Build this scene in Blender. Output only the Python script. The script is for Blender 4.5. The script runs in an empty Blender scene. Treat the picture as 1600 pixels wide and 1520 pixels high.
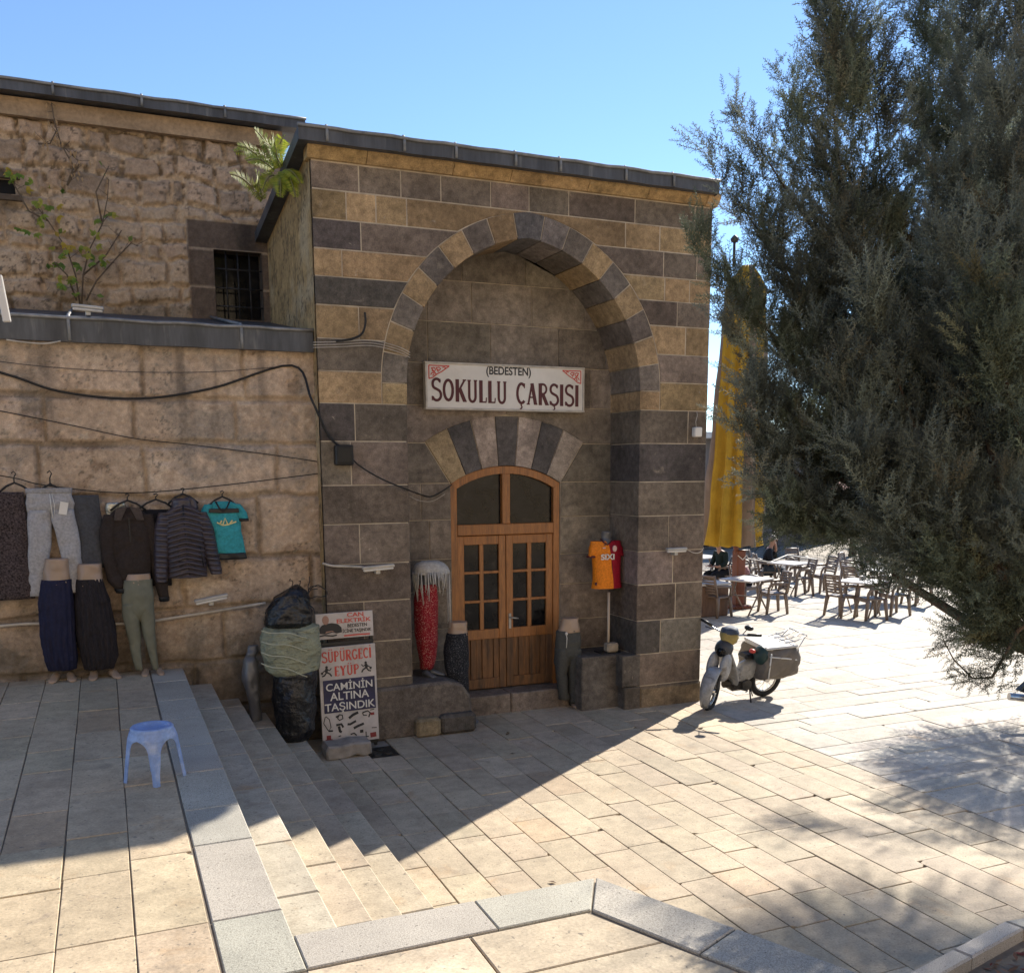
import bpy, bmesh, math, random
import numpy as np
from mathutils import Vector, Matrix

S = bpy.context.scene
COL = S.collection
PI = math.pi
rnd = random.Random(7)

# ------------------------------------------------------------------ camera
YAW, PITCH, ROLL, FPX, CYP = 0.402915, 0.162526, 0.004756, 1482.2, 975.9
CAM = Vector((0, 0, 3.1))
_f = Vector((math.sin(YAW)*math.cos(PITCH), math.cos(YAW)*math.cos(PITCH), -math.sin(PITCH)))
_r = Vector((math.cos(YAW), -math.sin(YAW), 0))
_d = _f.cross(_r)
_c, _s = math.cos(ROLL), math.sin(ROLL)
CR, CD, CF = _c*_r + _s*_d, -_s*_r + _c*_d, _f
cd = bpy.data.cameras.new('camera'); cam = bpy.data.objects.new('camera', cd); COL.objects.link(cam)
m = Matrix.Identity(4)
for i in range(3):
    m[i][0], m[i][1], m[i][2], m[i][3] = CR[i], -CD[i], -CF[i], CAM[i]
cam.matrix_world = m
cd.sensor_width = 36; cd.lens = FPX/1600*36; cd.shift_y = (CYP-760)/1600
cd.clip_end = 6000; cd.clip_start = 0.05
S.camera = cam

# ------------------------------------------------------------------ light
SUN_AZ, SUN_EL = math.radians(56.0), math.radians(33.6)
w = bpy.data.worlds.new('World'); S.world = w; w.use_nodes = True
nt = w.node_tree; nt.nodes.clear()
sky = nt.nodes.new('ShaderNodeTexSky'); sky.sky_type = 'NISHITA'; sky.sun_disc = False
sky.sun_elevation = SUN_EL; sky.sun_rotation = SUN_AZ; sky.altitude = 1000; sky.air_density = 1.0
sky.dust_density = 0.03; sky.ozone_density = 4.4
bg = nt.nodes.new('ShaderNodeBackground'); bg.inputs['Strength'].default_value = 0.088
ow = nt.nodes.new('ShaderNodeOutputWorld')
nt.links.new(sky.outputs[0], bg.inputs[0]); nt.links.new(bg.outputs[0], ow.inputs[0])
sd = bpy.data.lights.new('sun', 'SUN'); sd.energy = 3.95; sd.angle = math.radians(0.5); sd.color = (1, .925, .81)
sun = bpy.data.objects.new('sun', sd); COL.objects.link(sun)
sdir = Vector((math.sin(SUN_AZ)*math.cos(SUN_EL), math.cos(SUN_AZ)*math.cos(SUN_EL), math.sin(SUN_EL)))
sun.rotation_euler = sdir.to_track_quat('Z', 'Y').to_euler(); sun.location = (10, 10, 20)
S.view_settings.view_transform = 'Standard'; S.view_settings.look = 'None'
S.view_settings.exposure = 1.33; S.view_settings.gamma = 1

# ------------------------------------------------------------------ measuring: a sight line of the survey met with a real plane
def ray(px, py): return (px-800)/FPX*CR + (py-CYP)/FPX*CD + CF
def on_z(px, py, z=0):
    d = ray(px, py); return CAM + d*((z-CAM.z)/d.z)
def on_y(px, py, Y):
    d = ray(px, py); return CAM + d*((Y-CAM.y)/d.y)
def at_depth(px, py, D): return CAM + ray(px, py)*D

# ------------------------------------------------------------------ objects
def tag(o, label=None, cat=None, group=None, kind=None):
    if label: o['label'] = label
    if cat: o['category'] = cat
    if group: o['group'] = group
    if kind: o['kind'] = kind
    return o
def thing(name, label, cat, loc=(0, 0, 0), rz=0, group=None):
    o = bpy.data.objects.new(name, None); COL.objects.link(o); o.empty_display_size = .2
    o.location = loc; o.rotation_euler = (0, 0, rz)
    return tag(o, label, cat, group)
def copy_tree(o, parent=None):
    c = o.copy(); COL.objects.link(c)
    if parent: c.parent = parent
    for ch in [x for x in COL.objects if x.parent == o]: copy_tree(ch, c)
    return c
def world_parent(o, root):        # keep a part built in world coordinates where it is
    mw = Matrix.LocRotScale(root.location, root.rotation_euler, root.scale)
    o.parent = root; o.matrix_parent_inverse = mw.inverted()

class MB:
    """collects faces (with a colour each) and links them as one mesh object"""
    def __init__(s): s.v = []; s.f = []; s.c = []; s.sm = []
    def face(s, idx, col=None, smooth=False): s.f.append(tuple(idx)); s.c.append(col); s.sm.append(smooth)
    def add(s, pts): n = len(s.v); s.v.extend([tuple(p) for p in pts]); return n
    def poly(s, pts, col=None): n = s.add(pts); s.face(range(n, n+len(pts)), col)
    def box(s, c, size, col=None, rot=None, taper=1.0):
        x, y, z = size[0]/2, size[1]/2, size[2]/2
        P = [Vector((sx*x*(taper if sz > 0 else 1), sy*y*(taper if sz > 0 else 1), sz*z)) for sz in (-1, 1) for sy in (-1, 1) for sx in (-1, 1)]
        if rot is not None: P = [rot @ p for p in P]
        n = s.add([p+Vector(c) for p in P])
        for q in ((0, 2, 3, 1), (4, 5, 7, 6), (0, 1, 5, 4), (2, 6, 7, 3), (0, 4, 6, 2), (1, 3, 7, 5)): s.face([n+i for i in q], col)
    def cbox(s, c, size, col=None, rot=None, ch=.006):
        """box with chamfered edges"""
        X = [size[i]/2 for i in range(3)]; ch = min([ch]+[x*.9 for x in X]); pts = {}
        def g(sx, sy, sz, ax):
            k = (sx, sy, sz, ax)
            if k not in pts:
                p = [sx*(X[0]-ch), sy*(X[1]-ch), sz*(X[2]-ch)]; p[ax] = (sx, sy, sz)[ax]*X[ax]; p = Vector(p)
                if rot is not None: p = rot @ p
                pts[k] = s.add([p+Vector(c)])
            return pts[k]
        def fc(ids, nrm):
            P = [Vector(s.v[i]) for i in ids]; n_ = (P[1]-P[0]).cross(P[2]-P[1])
            if n_.dot((P[0]+P[2])/2-Vector(c)) < 0: ids = ids[::-1]
            s.face(ids, col)
        for ax in range(3):
            for sg in (-1, 1):
                q = []
                for a, b in ((-1, -1), (1, -1), (1, 1), (-1, 1)):
                    t = [0, 0, 0]; t[ax] = sg; o = [i for i in range(3) if i != ax]; t[o[0]] = a; t[o[1]] = b; q.append(g(*t, ax))
                fc(q, None)
        for a1, a2 in ((0, 1), (0, 2), (1, 2)):
            a3 = 3-a1-a2
            for s1 in (-1, 1):
                for s2 in (-1, 1):
                    t = [0, 0, 0]; t[a1] = s1; t[a2] = s2; lo = list(t); hi = list(t); lo[a3] = -1; hi[a3] = 1
                    fc([g(*lo, a1), g(*hi, a1), g(*hi, a2), g(*lo, a2)], None)
        for sx in (-1, 1):
            for sy in (-1, 1):
                for sz in (-1, 1): fc([g(sx, sy, sz, 0), g(sx, sy, sz, 1), g(sx, sy, sz, 2)], None)
    def prism(s, poly, y0, y1, col=None, ch=.006, plane='xz', back=True):
        """outline poly extruded from y0 (the face seen) to y1, with a chamfer round the front"""
        A = sum(poly[i][0]*poly[(i+1) % len(poly)][1]-poly[(i+1) % len(poly)][0]*poly[i][1] for i in range(len(poly)))
        if A < 0: poly = poly[::-1]
        n = len(poly); ins = []
        for i in range(n):
            a = Vector(poly[i-1]); b = Vector(poly[i]); c = Vector(poly[(i+1) % n])
            e1 = (b-a); e2 = (c-b)
            if e1.length < 1e-6: e1 = e2
            if e2.length < 1e-6: e2 = e1
            n1 = Vector((-e1.y, e1.x)).normalized(); n2 = Vector((-e2.y, e2.x)).normalized()
            k = n1+n2; k = k/max(k.length_squared/2, .5)
            ins.append(b+k*ch)
        if plane == 'xz': F = lambda p, y: (p[0], y, p[1])
        elif plane == 'xy': F = lambda p, y: (p[0], p[1], y)
        else: F = lambda p, y: (y, p[0], p[1])
        sg = 1 if y1 > y0 else -1
        rings = [[F(p, y0) for p in ins], [F(p, y0+sg*ch) for p in poly], [F(p, y1) for p in poly]]
        i0 = s.add(rings[0]); i1 = s.add(rings[1]); i2 = s.add(rings[2])
        fl = (plane == 'xz') == (y1 > y0)
        if plane == 'yz': fl = not (y1 > y0)
        def put(ids): s.face(ids if fl else ids[::-1], col)
        put([i0+i for i in range(n)])
        if back: put([i2+i for i in range(n)][::-1])
        for a, b in ((i0, i1), (i1, i2)):
            for i in range(n):
                j = (i+1) % n; put([a+j, a+i, b+i, b+j])
    def rings(s, R, col=None, closed=True, cap=True, smooth=True):
        n = len(R[0]); ids = [s.add(r) for r in R]
        for a, b in zip(ids, ids[1:]):
            for i in range(n if closed else n-1):
                j = (i+1) % n; s.face((a+i, a+j, b+j, b+i), col, smooth)
        if cap:
            s.face([ids[0]+i for i in range(n)][::-1], col); s.face([ids[-1]+i for i in range(n)], col)
    def tube(s, pts, r, n=8, col=None, cap=True, smooth=True):
        pts = [Vector(p) for p in pts]; R = []; up = None
        rs = r if isinstance(r, (list, tuple)) else [r]*len(pts)
        for i, p in enumerate(pts):
            t = (pts[min(i+1, len(pts)-1)]-pts[max(i-1, 0)]).normalized()
            if up is None: up = Vector((0, 0, 1)) if abs(t.z) < .9 else Vector((0, 1, 0))
            sx = t.cross(up).normalized(); up = sx.cross(t).normalized()
            R.append([p+(sx*math.cos(2*PI*k/n)+up*math.sin(2*PI*k/n))*rs[i] for k in range(n)])
        s.rings(R, col, True, cap, smooth)
    def lathe(s, prof, c=(0, 0, 0), n=20, col=None, cap=True, sx=1, sy=1, smooth=True):
        R = [[(c[0]+r*sx*math.cos(2*PI*k/n), c[1]+r*sy*math.sin(2*PI*k/n), c[2]+z) for k in range(n)] for r, z in prof]
        s.rings(R, col, True, cap, smooth)
    def wheel(s, c, ax, r, tr, n=28, m=10, col=None, flat=1.0):
        """torus round axis ax"""
        ax = Vector(ax).normalized(); u = ax.orthogonal().normalized(); v = ax.cross(u); c = Vector(c); R = []
        for i in range(n+1):
            d = u*math.cos(2*PI*i/n)+v*math.sin(2*PI*i/n)
            R.append([c+d*(r+tr*math.cos(2*PI*k/m))+ax*tr*flat*math.sin(2*PI*k/m) for k in range(m)])
        s.rings(R, col, True, False, True)
    def ball(s, c, r, n=12, m=8, col=None, rot=None):
        c = Vector(c); r = (r, r, r) if not isinstance(r, (tuple, list)) else r; R = []
        for j in range(m+1):
            th = PI*(.02+.96*j/m); ring = []
            for k in range(n):
                p = Vector((r[0]*math.sin(th)*math.cos(2*PI*k/n), r[1]*math.sin(th)*math.sin(2*PI*k/n), -r[2]*math.cos(th)))
                ring.append(c+(rot @ p if rot is not None else p))
            R.append(ring)
        s.rings(R, col, True, True, True)
    def build(s, name, mat, parent=None, world=False, solid=0, subsurf=0):
        me = bpy.data.meshes.new(name); me.from_pydata(s.v, [], s.f)
        me.polygons.foreach_set('use_smooth', s.sm)
        if any(c is not None for c in s.c):
            at = me.color_attributes.new('Col', 'FLOAT_COLOR', 'CORNER'); buf = []
            for f, c in zip(s.f, s.c): buf.extend((*(c or (.5, .5, .5)), 1)*len(f))
            at.data.foreach_set('color', buf)
        me.update(); me.validate()
        return link(name, me, mat, parent, world, solid, subsurf)
def link(name, me, mat, parent=None, world=False, solid=0, subsurf=0):
    o = bpy.data.objects.new(name, me); COL.objects.link(o)
    if mat: me.materials.append(mat)
    if parent:
        if world: world_parent(o, parent)
        else: o.parent = parent
    if subsurf:
        md = o.modifiers.new('sub', 'SUBSURF'); md.levels = md.render_levels = subsurf
    if solid:
        md = o.modifiers.new('sol', 'SOLIDIFY'); md.thickness = solid; md.offset = 0
    return o
def np_mesh(name, V, F, mat, vcol=None, smooth=False, parent=None, world=False):
    """V (n,3) F (m,k) numpy; vcol per vertex"""
    me = bpy.data.meshes.new(name); k = F.shape[1]
    me.vertices.add(len(V)); me.vertices.foreach_set('co', V.astype(np.float32).ravel())
    me.loops.add(F.size); me.loops.foreach_set('vertex_index', F.astype(np.int32).ravel())
    me.polygons.add(len(F)); me.polygons.foreach_set('loop_start', np.arange(0, F.size, k, dtype=np.int32))
    me.polygons.foreach_set('loop_total', np.full(len(F), k, np.int32))
    if smooth: me.polygons.foreach_set('use_smooth', np.ones(len(F), bool))
    me.update(calc_edges=True)
    if vcol is not None:
        at = me.color_attributes.new('Col', 'FLOAT_COLOR', 'POINT')
        at.data.foreach_set('color', np.c_[vcol, np.ones(len(V))].astype(np.float32).ravel())
    me.validate()
    return link(name, me, mat, parent, world)

# ------------------------------------------------------------------ materials
def mat(name, col=None, rough=.8, var=(), bump=(), tint=None, spec=.4, metal=0, trans=0, coat=0, stretch=(1, 1, 1), alpha=None, sss=0):
    """col None: colour attribute. var: (scale, low, high, detail) noise factors; tint: (colour, scale, lo, hi); bump: (scale, strength, distance, detail)"""
    M = bpy.data.materials.new(name); M.use_nodes = True; t = M.node_tree; N = t.nodes; L = t.links
    b = N['Principled BSDF']; b.inputs['Roughness'].default_value = rough; b.inputs['Metallic'].default_value = metal
    b.inputs['Specular IOR Level'].default_value = spec; b.inputs['Coat Weight'].default_value = coat
    if trans: b.inputs['Transmission Weight'].default_value = trans
    tc = N.new('ShaderNodeTexCoord'); mp = N.new('ShaderNodeMapping'); mp.inputs['Scale'].default_value = stretch
    L.new(tc.outputs['Object'], mp.inputs[0])
    if col is None:
        a = N.new('ShaderNodeAttribute'); a.attribute_name = 'Col'; out = a.outputs['Color']
    else:
        a = N.new('ShaderNodeRGB'); a.outputs[0].default_value = (*col, 1); out = a.outputs[0]
    def noise(sc, det, dist=0):
        n = N.new('ShaderNodeTexNoise'); n.inputs['Scale'].default_value = sc; n.inputs['Detail'].default_value = det
        n.inputs['Roughness'].default_value = .6; n.inputs['Distortion'].default_value = dist
        L.new(mp.outputs[0], n.inputs['Vector']); return n.outputs['Fac']
    def ramp(src, lo, hi, a_=.32, b_=.68):
        r = N.new('ShaderNodeMapRange'); r.inputs['From Min'].default_value = a_; r.inputs['From Max'].default_value = b_
        r.inputs['To Min'].default_value = lo; r.inputs['To Max'].default_value = hi; L.new(src, r.inputs['Value']); return r.outputs[0]
    for tn in (tint if isinstance(tint, list) else [tint] if tint else []):
        c2, sc, lo, hi = tn
        mx = N.new('ShaderNodeMix'); mx.data_type = 'RGBA'; L.new(ramp(noise(sc, 5, .6), 0, 1, lo, hi), mx.inputs['Factor'])
        L.new(out, mx.inputs['A']); mx.inputs['B'].default_value = (*c2, 1); out = mx.outputs['Result']
    for sc, lo, hi, det in var:
        v = N.new('ShaderNodeVectorMath'); v.operation = 'SCALE'; L.new(out, v.inputs[0]); L.new(ramp(noise(sc, det), lo, hi), v.inputs['Scale']); out = v.outputs[0]
    L.new(out, b.inputs['Base Color'])
    nrm = None
    for sc, st, di, det in bump:
        bp = N.new('ShaderNodeBump'); bp.inputs['Strength'].default_value = st; bp.inputs['Distance'].default_value = di
        L.new(noise(sc, det), bp.inputs['Height'])
        if nrm: L.new(nrm, bp.inputs['Normal'])
        nrm = bp.outputs[0]
    if nrm: L.new(nrm, b.inputs['Normal'])
    if sss:
        tr = N.new('ShaderNodeBsdfTranslucent'); L.new(out, tr.inputs['Color']); ms = N.new('ShaderNodeMixShader')
        ms.inputs[0].default_value = sss; L.new(b.outputs[0], ms.inputs[1]); L.new(tr.outputs[0], ms.inputs[2])
        L.new(ms.outputs[0], N['Material Output'].inputs['Surface'])
    return M

MT = {}
MT['paving'] = mat('paving limestone', None, .75, [(.45, .86, 1.1, 3), (1.7, .84, 1.13, 5), (9, .86, 1.12, 6), (70, .84, 1.12, 3)], [(60, .4, .004, 4), (6, .3, .012, 3)],
                   [((.42, .27, .14), 2.2, .6, .85), ((.20, .17, .13), 34, .61, .69), ((.30, .24, .18), 5.5, .60, .80), ((.22, .19, .15), 1.1, .62, .85)], .3)
MT['granite'] = mat('grey granite coping', None, .7, [(2, .88, 1.1, 3), (160, .62, 1.3, 2)], [(120, .3, .002, 2)], ((.12, .10, .08), 60, .63, .68), .35)
MT['earth'] = mat('joint dirt', (.20, .165, .125), .95, [(3, .7, 1.2, 5)], [(40, .5, .01, 4)])
MT['ground'] = mat('far stone ground', (.34, .30, .25), .85, [(.7, .85, 1.1, 5), (6, .85, 1.1, 5)], [(12, .3, .02, 5)])
MT['ashlar'] = mat('basalt and tuff ashlar', None, .88, [(.8, .82, 1.15, 4), (2.4, .72, 1.22, 5), (14, .68, 1.26, 6), (80, .74, 1.2, 4)], [(38, .7, .010, 6), (7, .5, .025, 4)],
                   [((.34, .28, .21), 4.2, .63, .86), ((.055, .047, .04), 2.9, .62, .88), ((.36, .30, .23), 11, .67, .78)], .25)
MT['mortar'] = mat('pale lime mortar', (.47, .39, .29), .95, [(5, .65, 1.15, 5)], [(50, .4, .005, 4)])
MT['oldwall'] = mat('weathered old wall', None, .93, [(22, .8, 1.17, 6), (110, .82, 1.14, 4)], [(70, .5, .008, 6), (18, .5, .02, 5)], None, .2)
MT['lead'] = mat('weathered lead sheet', (.062, .066, .074), .55, [(2.0, .7, 1.4, 4), (15, .85, 1.15, 5)], [(5, .2, .01, 3)], ((.17, .17, .165), 3.1, .60, .78), .5, .25, stretch=(2.2, 2.2, .35))
MT['leadtop'] = mat('pale lead edge', (.22, .22, .22), .6, [(6, .6, 1.25, 4)], [(8, .2, .01, 3)], None, .5, .2)
MT['wood'] = mat('varnished door timber', (.31, .122, .032), .42, [(2, .75, 1.2, 4), (11, .7, 1.2, 5)], [(14, .2, .004, 5)], ((.10, .05, .025), 2.3, .55, .80), .5, stretch=(9, 9, .8))
MT['oldwood'] = mat('worn lower door timber', (.20, .095, .038), .6, [(2, .7, 1.2, 4), (11, .6, 1.25, 5)], [(14, .3, .005, 5)], ((.07, .045, .03), 1.7, .45, .72), .4, stretch=(9, 9, .8))
MT['glass'] = mat('dusty dark glass', (.007, .007, .008), .10, [(5, .4, 1.8, 4)], [(3, .04, .02, 2)], ((.035, .032, .028), 6, .56, .85), .22)
MT['black'] = mat('black paint', (.012, .012, .013), .45, [(8, .7, 1.3, 3)])
MT['iron'] = mat('dark iron bars', (.035, .033, .034), .6, [(20, .6, 1.4, 3)], [], None, .5, .4)
MT['dark'] = mat('dark interior', (.008, .008, .009), .9)
MT['white'] = mat('off white paint', (.66, .63, .58), .5, [(3, .88, 1.05, 4)], [], ((.42, .36, .28), 2.6, .62, .85))
MT['maroon'] = mat('maroon lettering', (.075, .012, .016), .5)
MT['red'] = mat('red lettering', (.50, .06, .045), .5)
MT['navy'] = mat('navy panel', (.018, .022, .075), .5)
MT['ink'] = mat('black print', (.02, .02, .022), .5)
MT['cable'] = mat('black cable', (.012, .011, .010), .5)
MT['pvc'] = mat('dirty white conduit', (.50, .45, .38), .5, [(7, .7, 1.1, 4)])
MT['alu'] = mat('grey lamp housing', (.40, .39, .37), .45, [(9, .8, 1.1, 3)], [], None, .5, .3)
MT['beige'] = mat('beige mannequin plastic', (.34, .24, .17), .42, [(4, .85, 1.1, 3)], [], None, .5)
MT['greyplastic'] = mat('grey mannequin plastic', (.11, .112, .12), .33, [(5, .8, 1.15, 3)], [], None, .5)
# ================================================================== STRUCTURE: ground, terrace, steps
def jit(c, a=.1, h=.03, R=rnd):
    k = 1+R.uniform(-a, a); return tuple(max(.004, x*k*(1+R.uniform(-h, h))) for x in c)
CREAM, GRAN = (.46, .375, .265), (.40, .37, .31)
ZT, RISE = .98, .196
g = MB(); g.poly([(-500, -300, -.02), (900, -300, -.02), (900, 1500, -.02), (-500, 1500, -.02)])
tag(g.build('ground', MT['ground']), kind='structure')
def slab(mb, x0, x1, y0, y1, z, col, gap=.0032, th=.05, sk=0):
    dz = rnd.uniform(-.0025, .0025); q = lambda: rnd.uniform(-.003, .003)
    dz *= 1.5
    p = [(x0+gap+q()+sk*y0, y0+gap+q()), (x1-gap+q()+sk*y0, y0+gap+q()), (x1-gap+q()+sk*y1, y1-gap+q()), (x0+gap+q()+sk*y1, y1-gap+q())]
    if rnd.random() < .22 and x1-x0 > .25 and y1-y0 > .25:      # a broken corner
        i = rnd.randrange(4); c0 = Vector(p[i]); a_ = Vector(p[i-1])-c0; b_ = Vector(p[(i+1) % 4])-c0
        l1, l2 = rnd.uniform(.012, .07), rnd.uniform(.012, .06)
        p[i:i+1] = [tuple(c0+a_.normalized()*l1), tuple(c0+(a_.normalized()*l1+b_.normalized()*l2)*.62), tuple(c0+b_.normalized()*l2)]
    mb.prism(p, z+dz, z-th, col, .0035, 'xy', back=False)
def rows_y(mb, xs, y0, y1, z, base, lmin, lmax, a=.12, hole=None, sk=0):
    for xa, xb in zip(xs, xs[1:]):
        y = y0-rnd.uniform(0, lmin)
        while y < y1:
            l = rnd.uniform(lmin, lmax); e = min(y+l, y1); s_ = max(y, y0)
            if y1-e < .12: e = y1
            if e-s_ > .03 and not (hole and hole(xa, xb, s_, e)): slab(mb, xa, xb, s_, e, z, jit(base if rnd.random() > .08 else (base[0]*.93, base[1]*.87, base[2]*.82), a*1.05, .015), sk=sk)
            y = e if e < y1 else y1+1
p = MB()
xs = [1.86, 2.17]+[2.17+.3275*k for k in range(1, 16)]
rows_y(p, xs, 2.0, 11.24, 0, CREAM, .42, 1.0, hole=lambda a, b, c, d: a > 2.4 and b < 2.9 and c < 10.15 and d > 9.85)
# irregular ashlar beyond: rows running across
y = 1.2; X0 = xs[-1]
while y < 24:
    h = rnd.choice((.28, .34, .4, .46)); x = X0-(rnd.uniform(0, .5) if y > 11.3 else 0)
    if y < 11.3: x = X0
    while x < 22+y*.2:
        l = rnd.uniform(.45, 1.25)
        if x < X0+.01: l = rnd.uniform(.3, .9)
        slab(p, x, x+l, y, y+h, 0, jit((.455, .41, .345), .13, .015), sk=0); x += l
    y += h
tag(p.build('plaza_paving', MT['paving']), kind='structure')
h_ = MB()
for k in range(9):
    h_.ball((2.58+rnd.uniform(-.14, .16), 10.0+rnd.uniform(-.14, .14), -.01), (.05, .04, .018), 7, 4)
h_.poly([(2.4, 9.8, -.014), (2.95, 9.8, -.014), (2.95, 10.2, -.014), (2.4, 10.2, -.014)])
tag(h_.build('dirt_hollow', mat('wet dirt', (.028, .024, .018), .6, [(14, .5, 1.5, 4)], [(30, .6, .02, 4)])), kind='structure')

# terrace block
t = MB()
terr = [(-6, -6), (3.6, -6), (3.6, 1.1), (2.775, 2.88), (2.225, 4.14), (.65, 4.14), (.65, 10.9), (-6, 10.9)]
t.prism(terr, ZT-.012, -.01, (.2, .17, .13), .001, 'xy', back=False)
tag(t.build('terrace_base', MT['earth']), kind='structure')
p = MB()
rows_y(p, [-2.02-.335*2, -2.02-.335, -2.02, -1.685, -1.35, -1.01, -.67, -.338, -.002, .325], 2.0, 10.73, ZT, (.475, .378, .255), .5, 1.05, .10)
yy = 3.83
while yy > 1.0:      # slabs of the near landing run across
    x = .66; hh = .40 if yy > 3.5 else .36
    xr = 2.02+(3.84-yy)*.44
    while x < xr-.05:
        l = rnd.uniform(.75, 1.15); e = min(x+l, xr)
        if xr-e < .3: e = xr
        sl = .44 if e == xr else 0
        q = [(x+.005, yy-hh+.005), (e+sl*hh-.005, yy-hh+.005), (e-.005, yy-.005), (x+.005, yy-.005)]
        p.prism(q, ZT+rnd.uniform(-.002, .002), ZT-.05, jit((.49, .40, .28), .08, .015), .005, 'xy', back=False); x = e
    yy -= hh
tag(p.build('terrace_paving', MT['paving']), kind='structure')
c = MB()
y = 3.84
for L_ in (.62, 1.0, .62, .8, .7, .9, .75, .85, .7):
    e = min(y+L_, 10.73); z = ZT+rnd.uniform(-.002, .002)
    if e > y: c.prism([(.338, y+.004), (.668, y+.004), (.668, e-.004), (.338, e-.004)], z, ZT-.11, jit(GRAN, .08, .02), .006, 'xy')
    y = e
for a, b in ((.672, 1.56), (1.565, 2.235)):
    q = [(a, 3.845), (b, 3.845), (b, 4.165), (a, 4.165)]
    if b > 2: q = [(a, 3.845), (2.05, 3.845), (2.235, 4.16), (a, 4.165)]
    c.prism(q, ZT+.002, ZT-.11, jit(GRAN, .05, .02), .006, 'xy')
P0, P1, W = Vector((2.245, 4.16)), Vector((3.3, 1.75)), None
dv = (P1-P0).normalized(); nv = Vector((dv.y, -dv.x))
if nv.x > 0: nv = -nv
A = 0
for L_ in (.83, .6, .9, .5):
    a = P0+dv*(A+.004); b = P0+dv*(A+L_-.004); wd = .31
    a2, b2 = a+nv*wd, b+nv*wd
    if A == 0: a2 = Vector((2.056, 3.838))
    c.prism([tuple(a), tuple(b), tuple(b2), tuple(a2)], ZT+.004, ZT-.11, jit(GRAN, .06, .02), .006, 'xy'); A += L_
tag(c.build('granite_coping', MT['granite']), kind='structure')
s_ = MB(); EX = [.66, .957, 1.24, 1.53, 1.855]
for k in range(1, 5):
    z = ZT-RISE*k; y = 4.17-rnd.uniform(0, .4)
    while y < 10.72:
        e = min(y+rnd.uniform(.75, 1.2), 10.73)
        if e > 4.3:
            base = (.47, .39, .285) if k > 1 else (.44, .385, .30)
            s_.prism([(EX[k-1]-.1, max(y, 4.17)+.004), (EX[k]+rnd.uniform(-.004, .004), max(y, 4.17)+.004), (EX[k]+rnd.uniform(-.004, .004), e-.004), (EX[k-1]-.1, e-.004)], z+rnd.uniform(-.002, .002), -.01, jit(base, .09, .015), .009, 'xy', back=False)
        y = e+1e-4
tag(s_.build('steps', MT['paving']), kind='structure')

# ================================================================== numpy noise for the relief walls
def vnoise(P, seed=0):
    P = np.asarray(P, float); I = np.floor(P).astype(np.int64); F = P-I; F = F*F*(3-2*F)
    def hsh(i):
        n = (i[..., 0]*374761393+i[..., 1]*668265263+seed*974634777) & 0x7fffffff
        n = ((n ^ (n >> 13))*1274126177) & 0x7fffffff
        return ((n ^ (n >> 16)) & 0xffff)/65535.
    o = lambda a, b: hsh(I+np.array([a, b]))
    return (o(0, 0)*(1-F[..., 0])+o(1, 0)*F[..., 0])*(1-F[..., 1])+(o(0, 1)*(1-F[..., 0])+o(1, 1)*F[..., 0])*F[..., 1]
def fbm(x, z, sc, seed=0, o=4):
    v = 0; a = .5; t_ = 0
    for k in range(o):
        v = v+a*vnoise(np.stack([x*sc, z*sc], -1), seed+k); t_ += a; a *= .55; sc *= 2.03
    return v/t_
def smooth(a, b, x):
    t_ = np.clip((x-a)/(b-a), 0, 1); return t_*t_*(3-2*t_)
def wall_grid(name, x0, x1, z0, z1, Y, res, fn, parent, skip=None, axis='x'):
    nx = int((x1-x0)/res)+1; nz = int((z1-z0)/res)+1
    X, Z = np.meshgrid(np.linspace(x0, x1, nx), np.linspace(z0, z1, nz))
    d, C = fn(X, Z)
    V = np.stack([X, Y-d, Z], -1) if axis == 'x' else np.stack([Y-d, X, Z], -1)
    idx = np.arange(nx*nz).reshape(nz, nx)
    F = np.stack([idx[:-1, :-1], idx[:-1, 1:], idx[1:, 1:], idx[1:, :-1]], -1)
    if axis != 'x': F = F[..., ::-1]
    if skip is not None:
        cx = (X[:-1, :-1]+X[1:, 1:])/2; cz = (Z[:-1, :-1]+Z[1:, 1:])/2; F = F[~skip(cx, cz)]
    else: F = F.reshape(-1, 4)
    return np_mesh(name, V.reshape(-1, 3), F.reshape(-1, 4), MT['oldwall'], C.reshape(-1, 3), True, parent, True)
def block_layout(X, Z, courses, wmin, wmax, seed, wob=.02):
    """courses of blocks: returns distance to joint, and a random id per block"""
    R = random.Random(seed); zw = Z+wob*(fbm(X, Z, 1.7, seed+5)-.5)*2; xw = X+wob*(fbm(X, Z, 2.1, seed+9)-.5)*2
    D = np.full(X.shape, 9.); ID = np.zeros(X.shape)
    for k, (a, b) in enumerate(zip(courses, courses[1:])):
        mk = (zw >= a) & (zw < b); x = X.min()-R.uniform(0, wmax)
        while x < X.max()+.3:
            e = x+R.uniform(wmin, wmax); m2 = mk & (xw >= x) & (xw < e)
            if m2.any():
                j = R.uniform(-.012, .012)
                D[m2] = np.minimum(np.minimum(xw[m2]-x, e-xw[m2]), np.minimum(zw[m2]-a, b-zw[m2])+j); ID[m2] = R.random()
            x = e
    return D, ID
def mixc(a, b, t_): return a*(1-t_[..., None])+b*t_[..., None]

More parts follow.
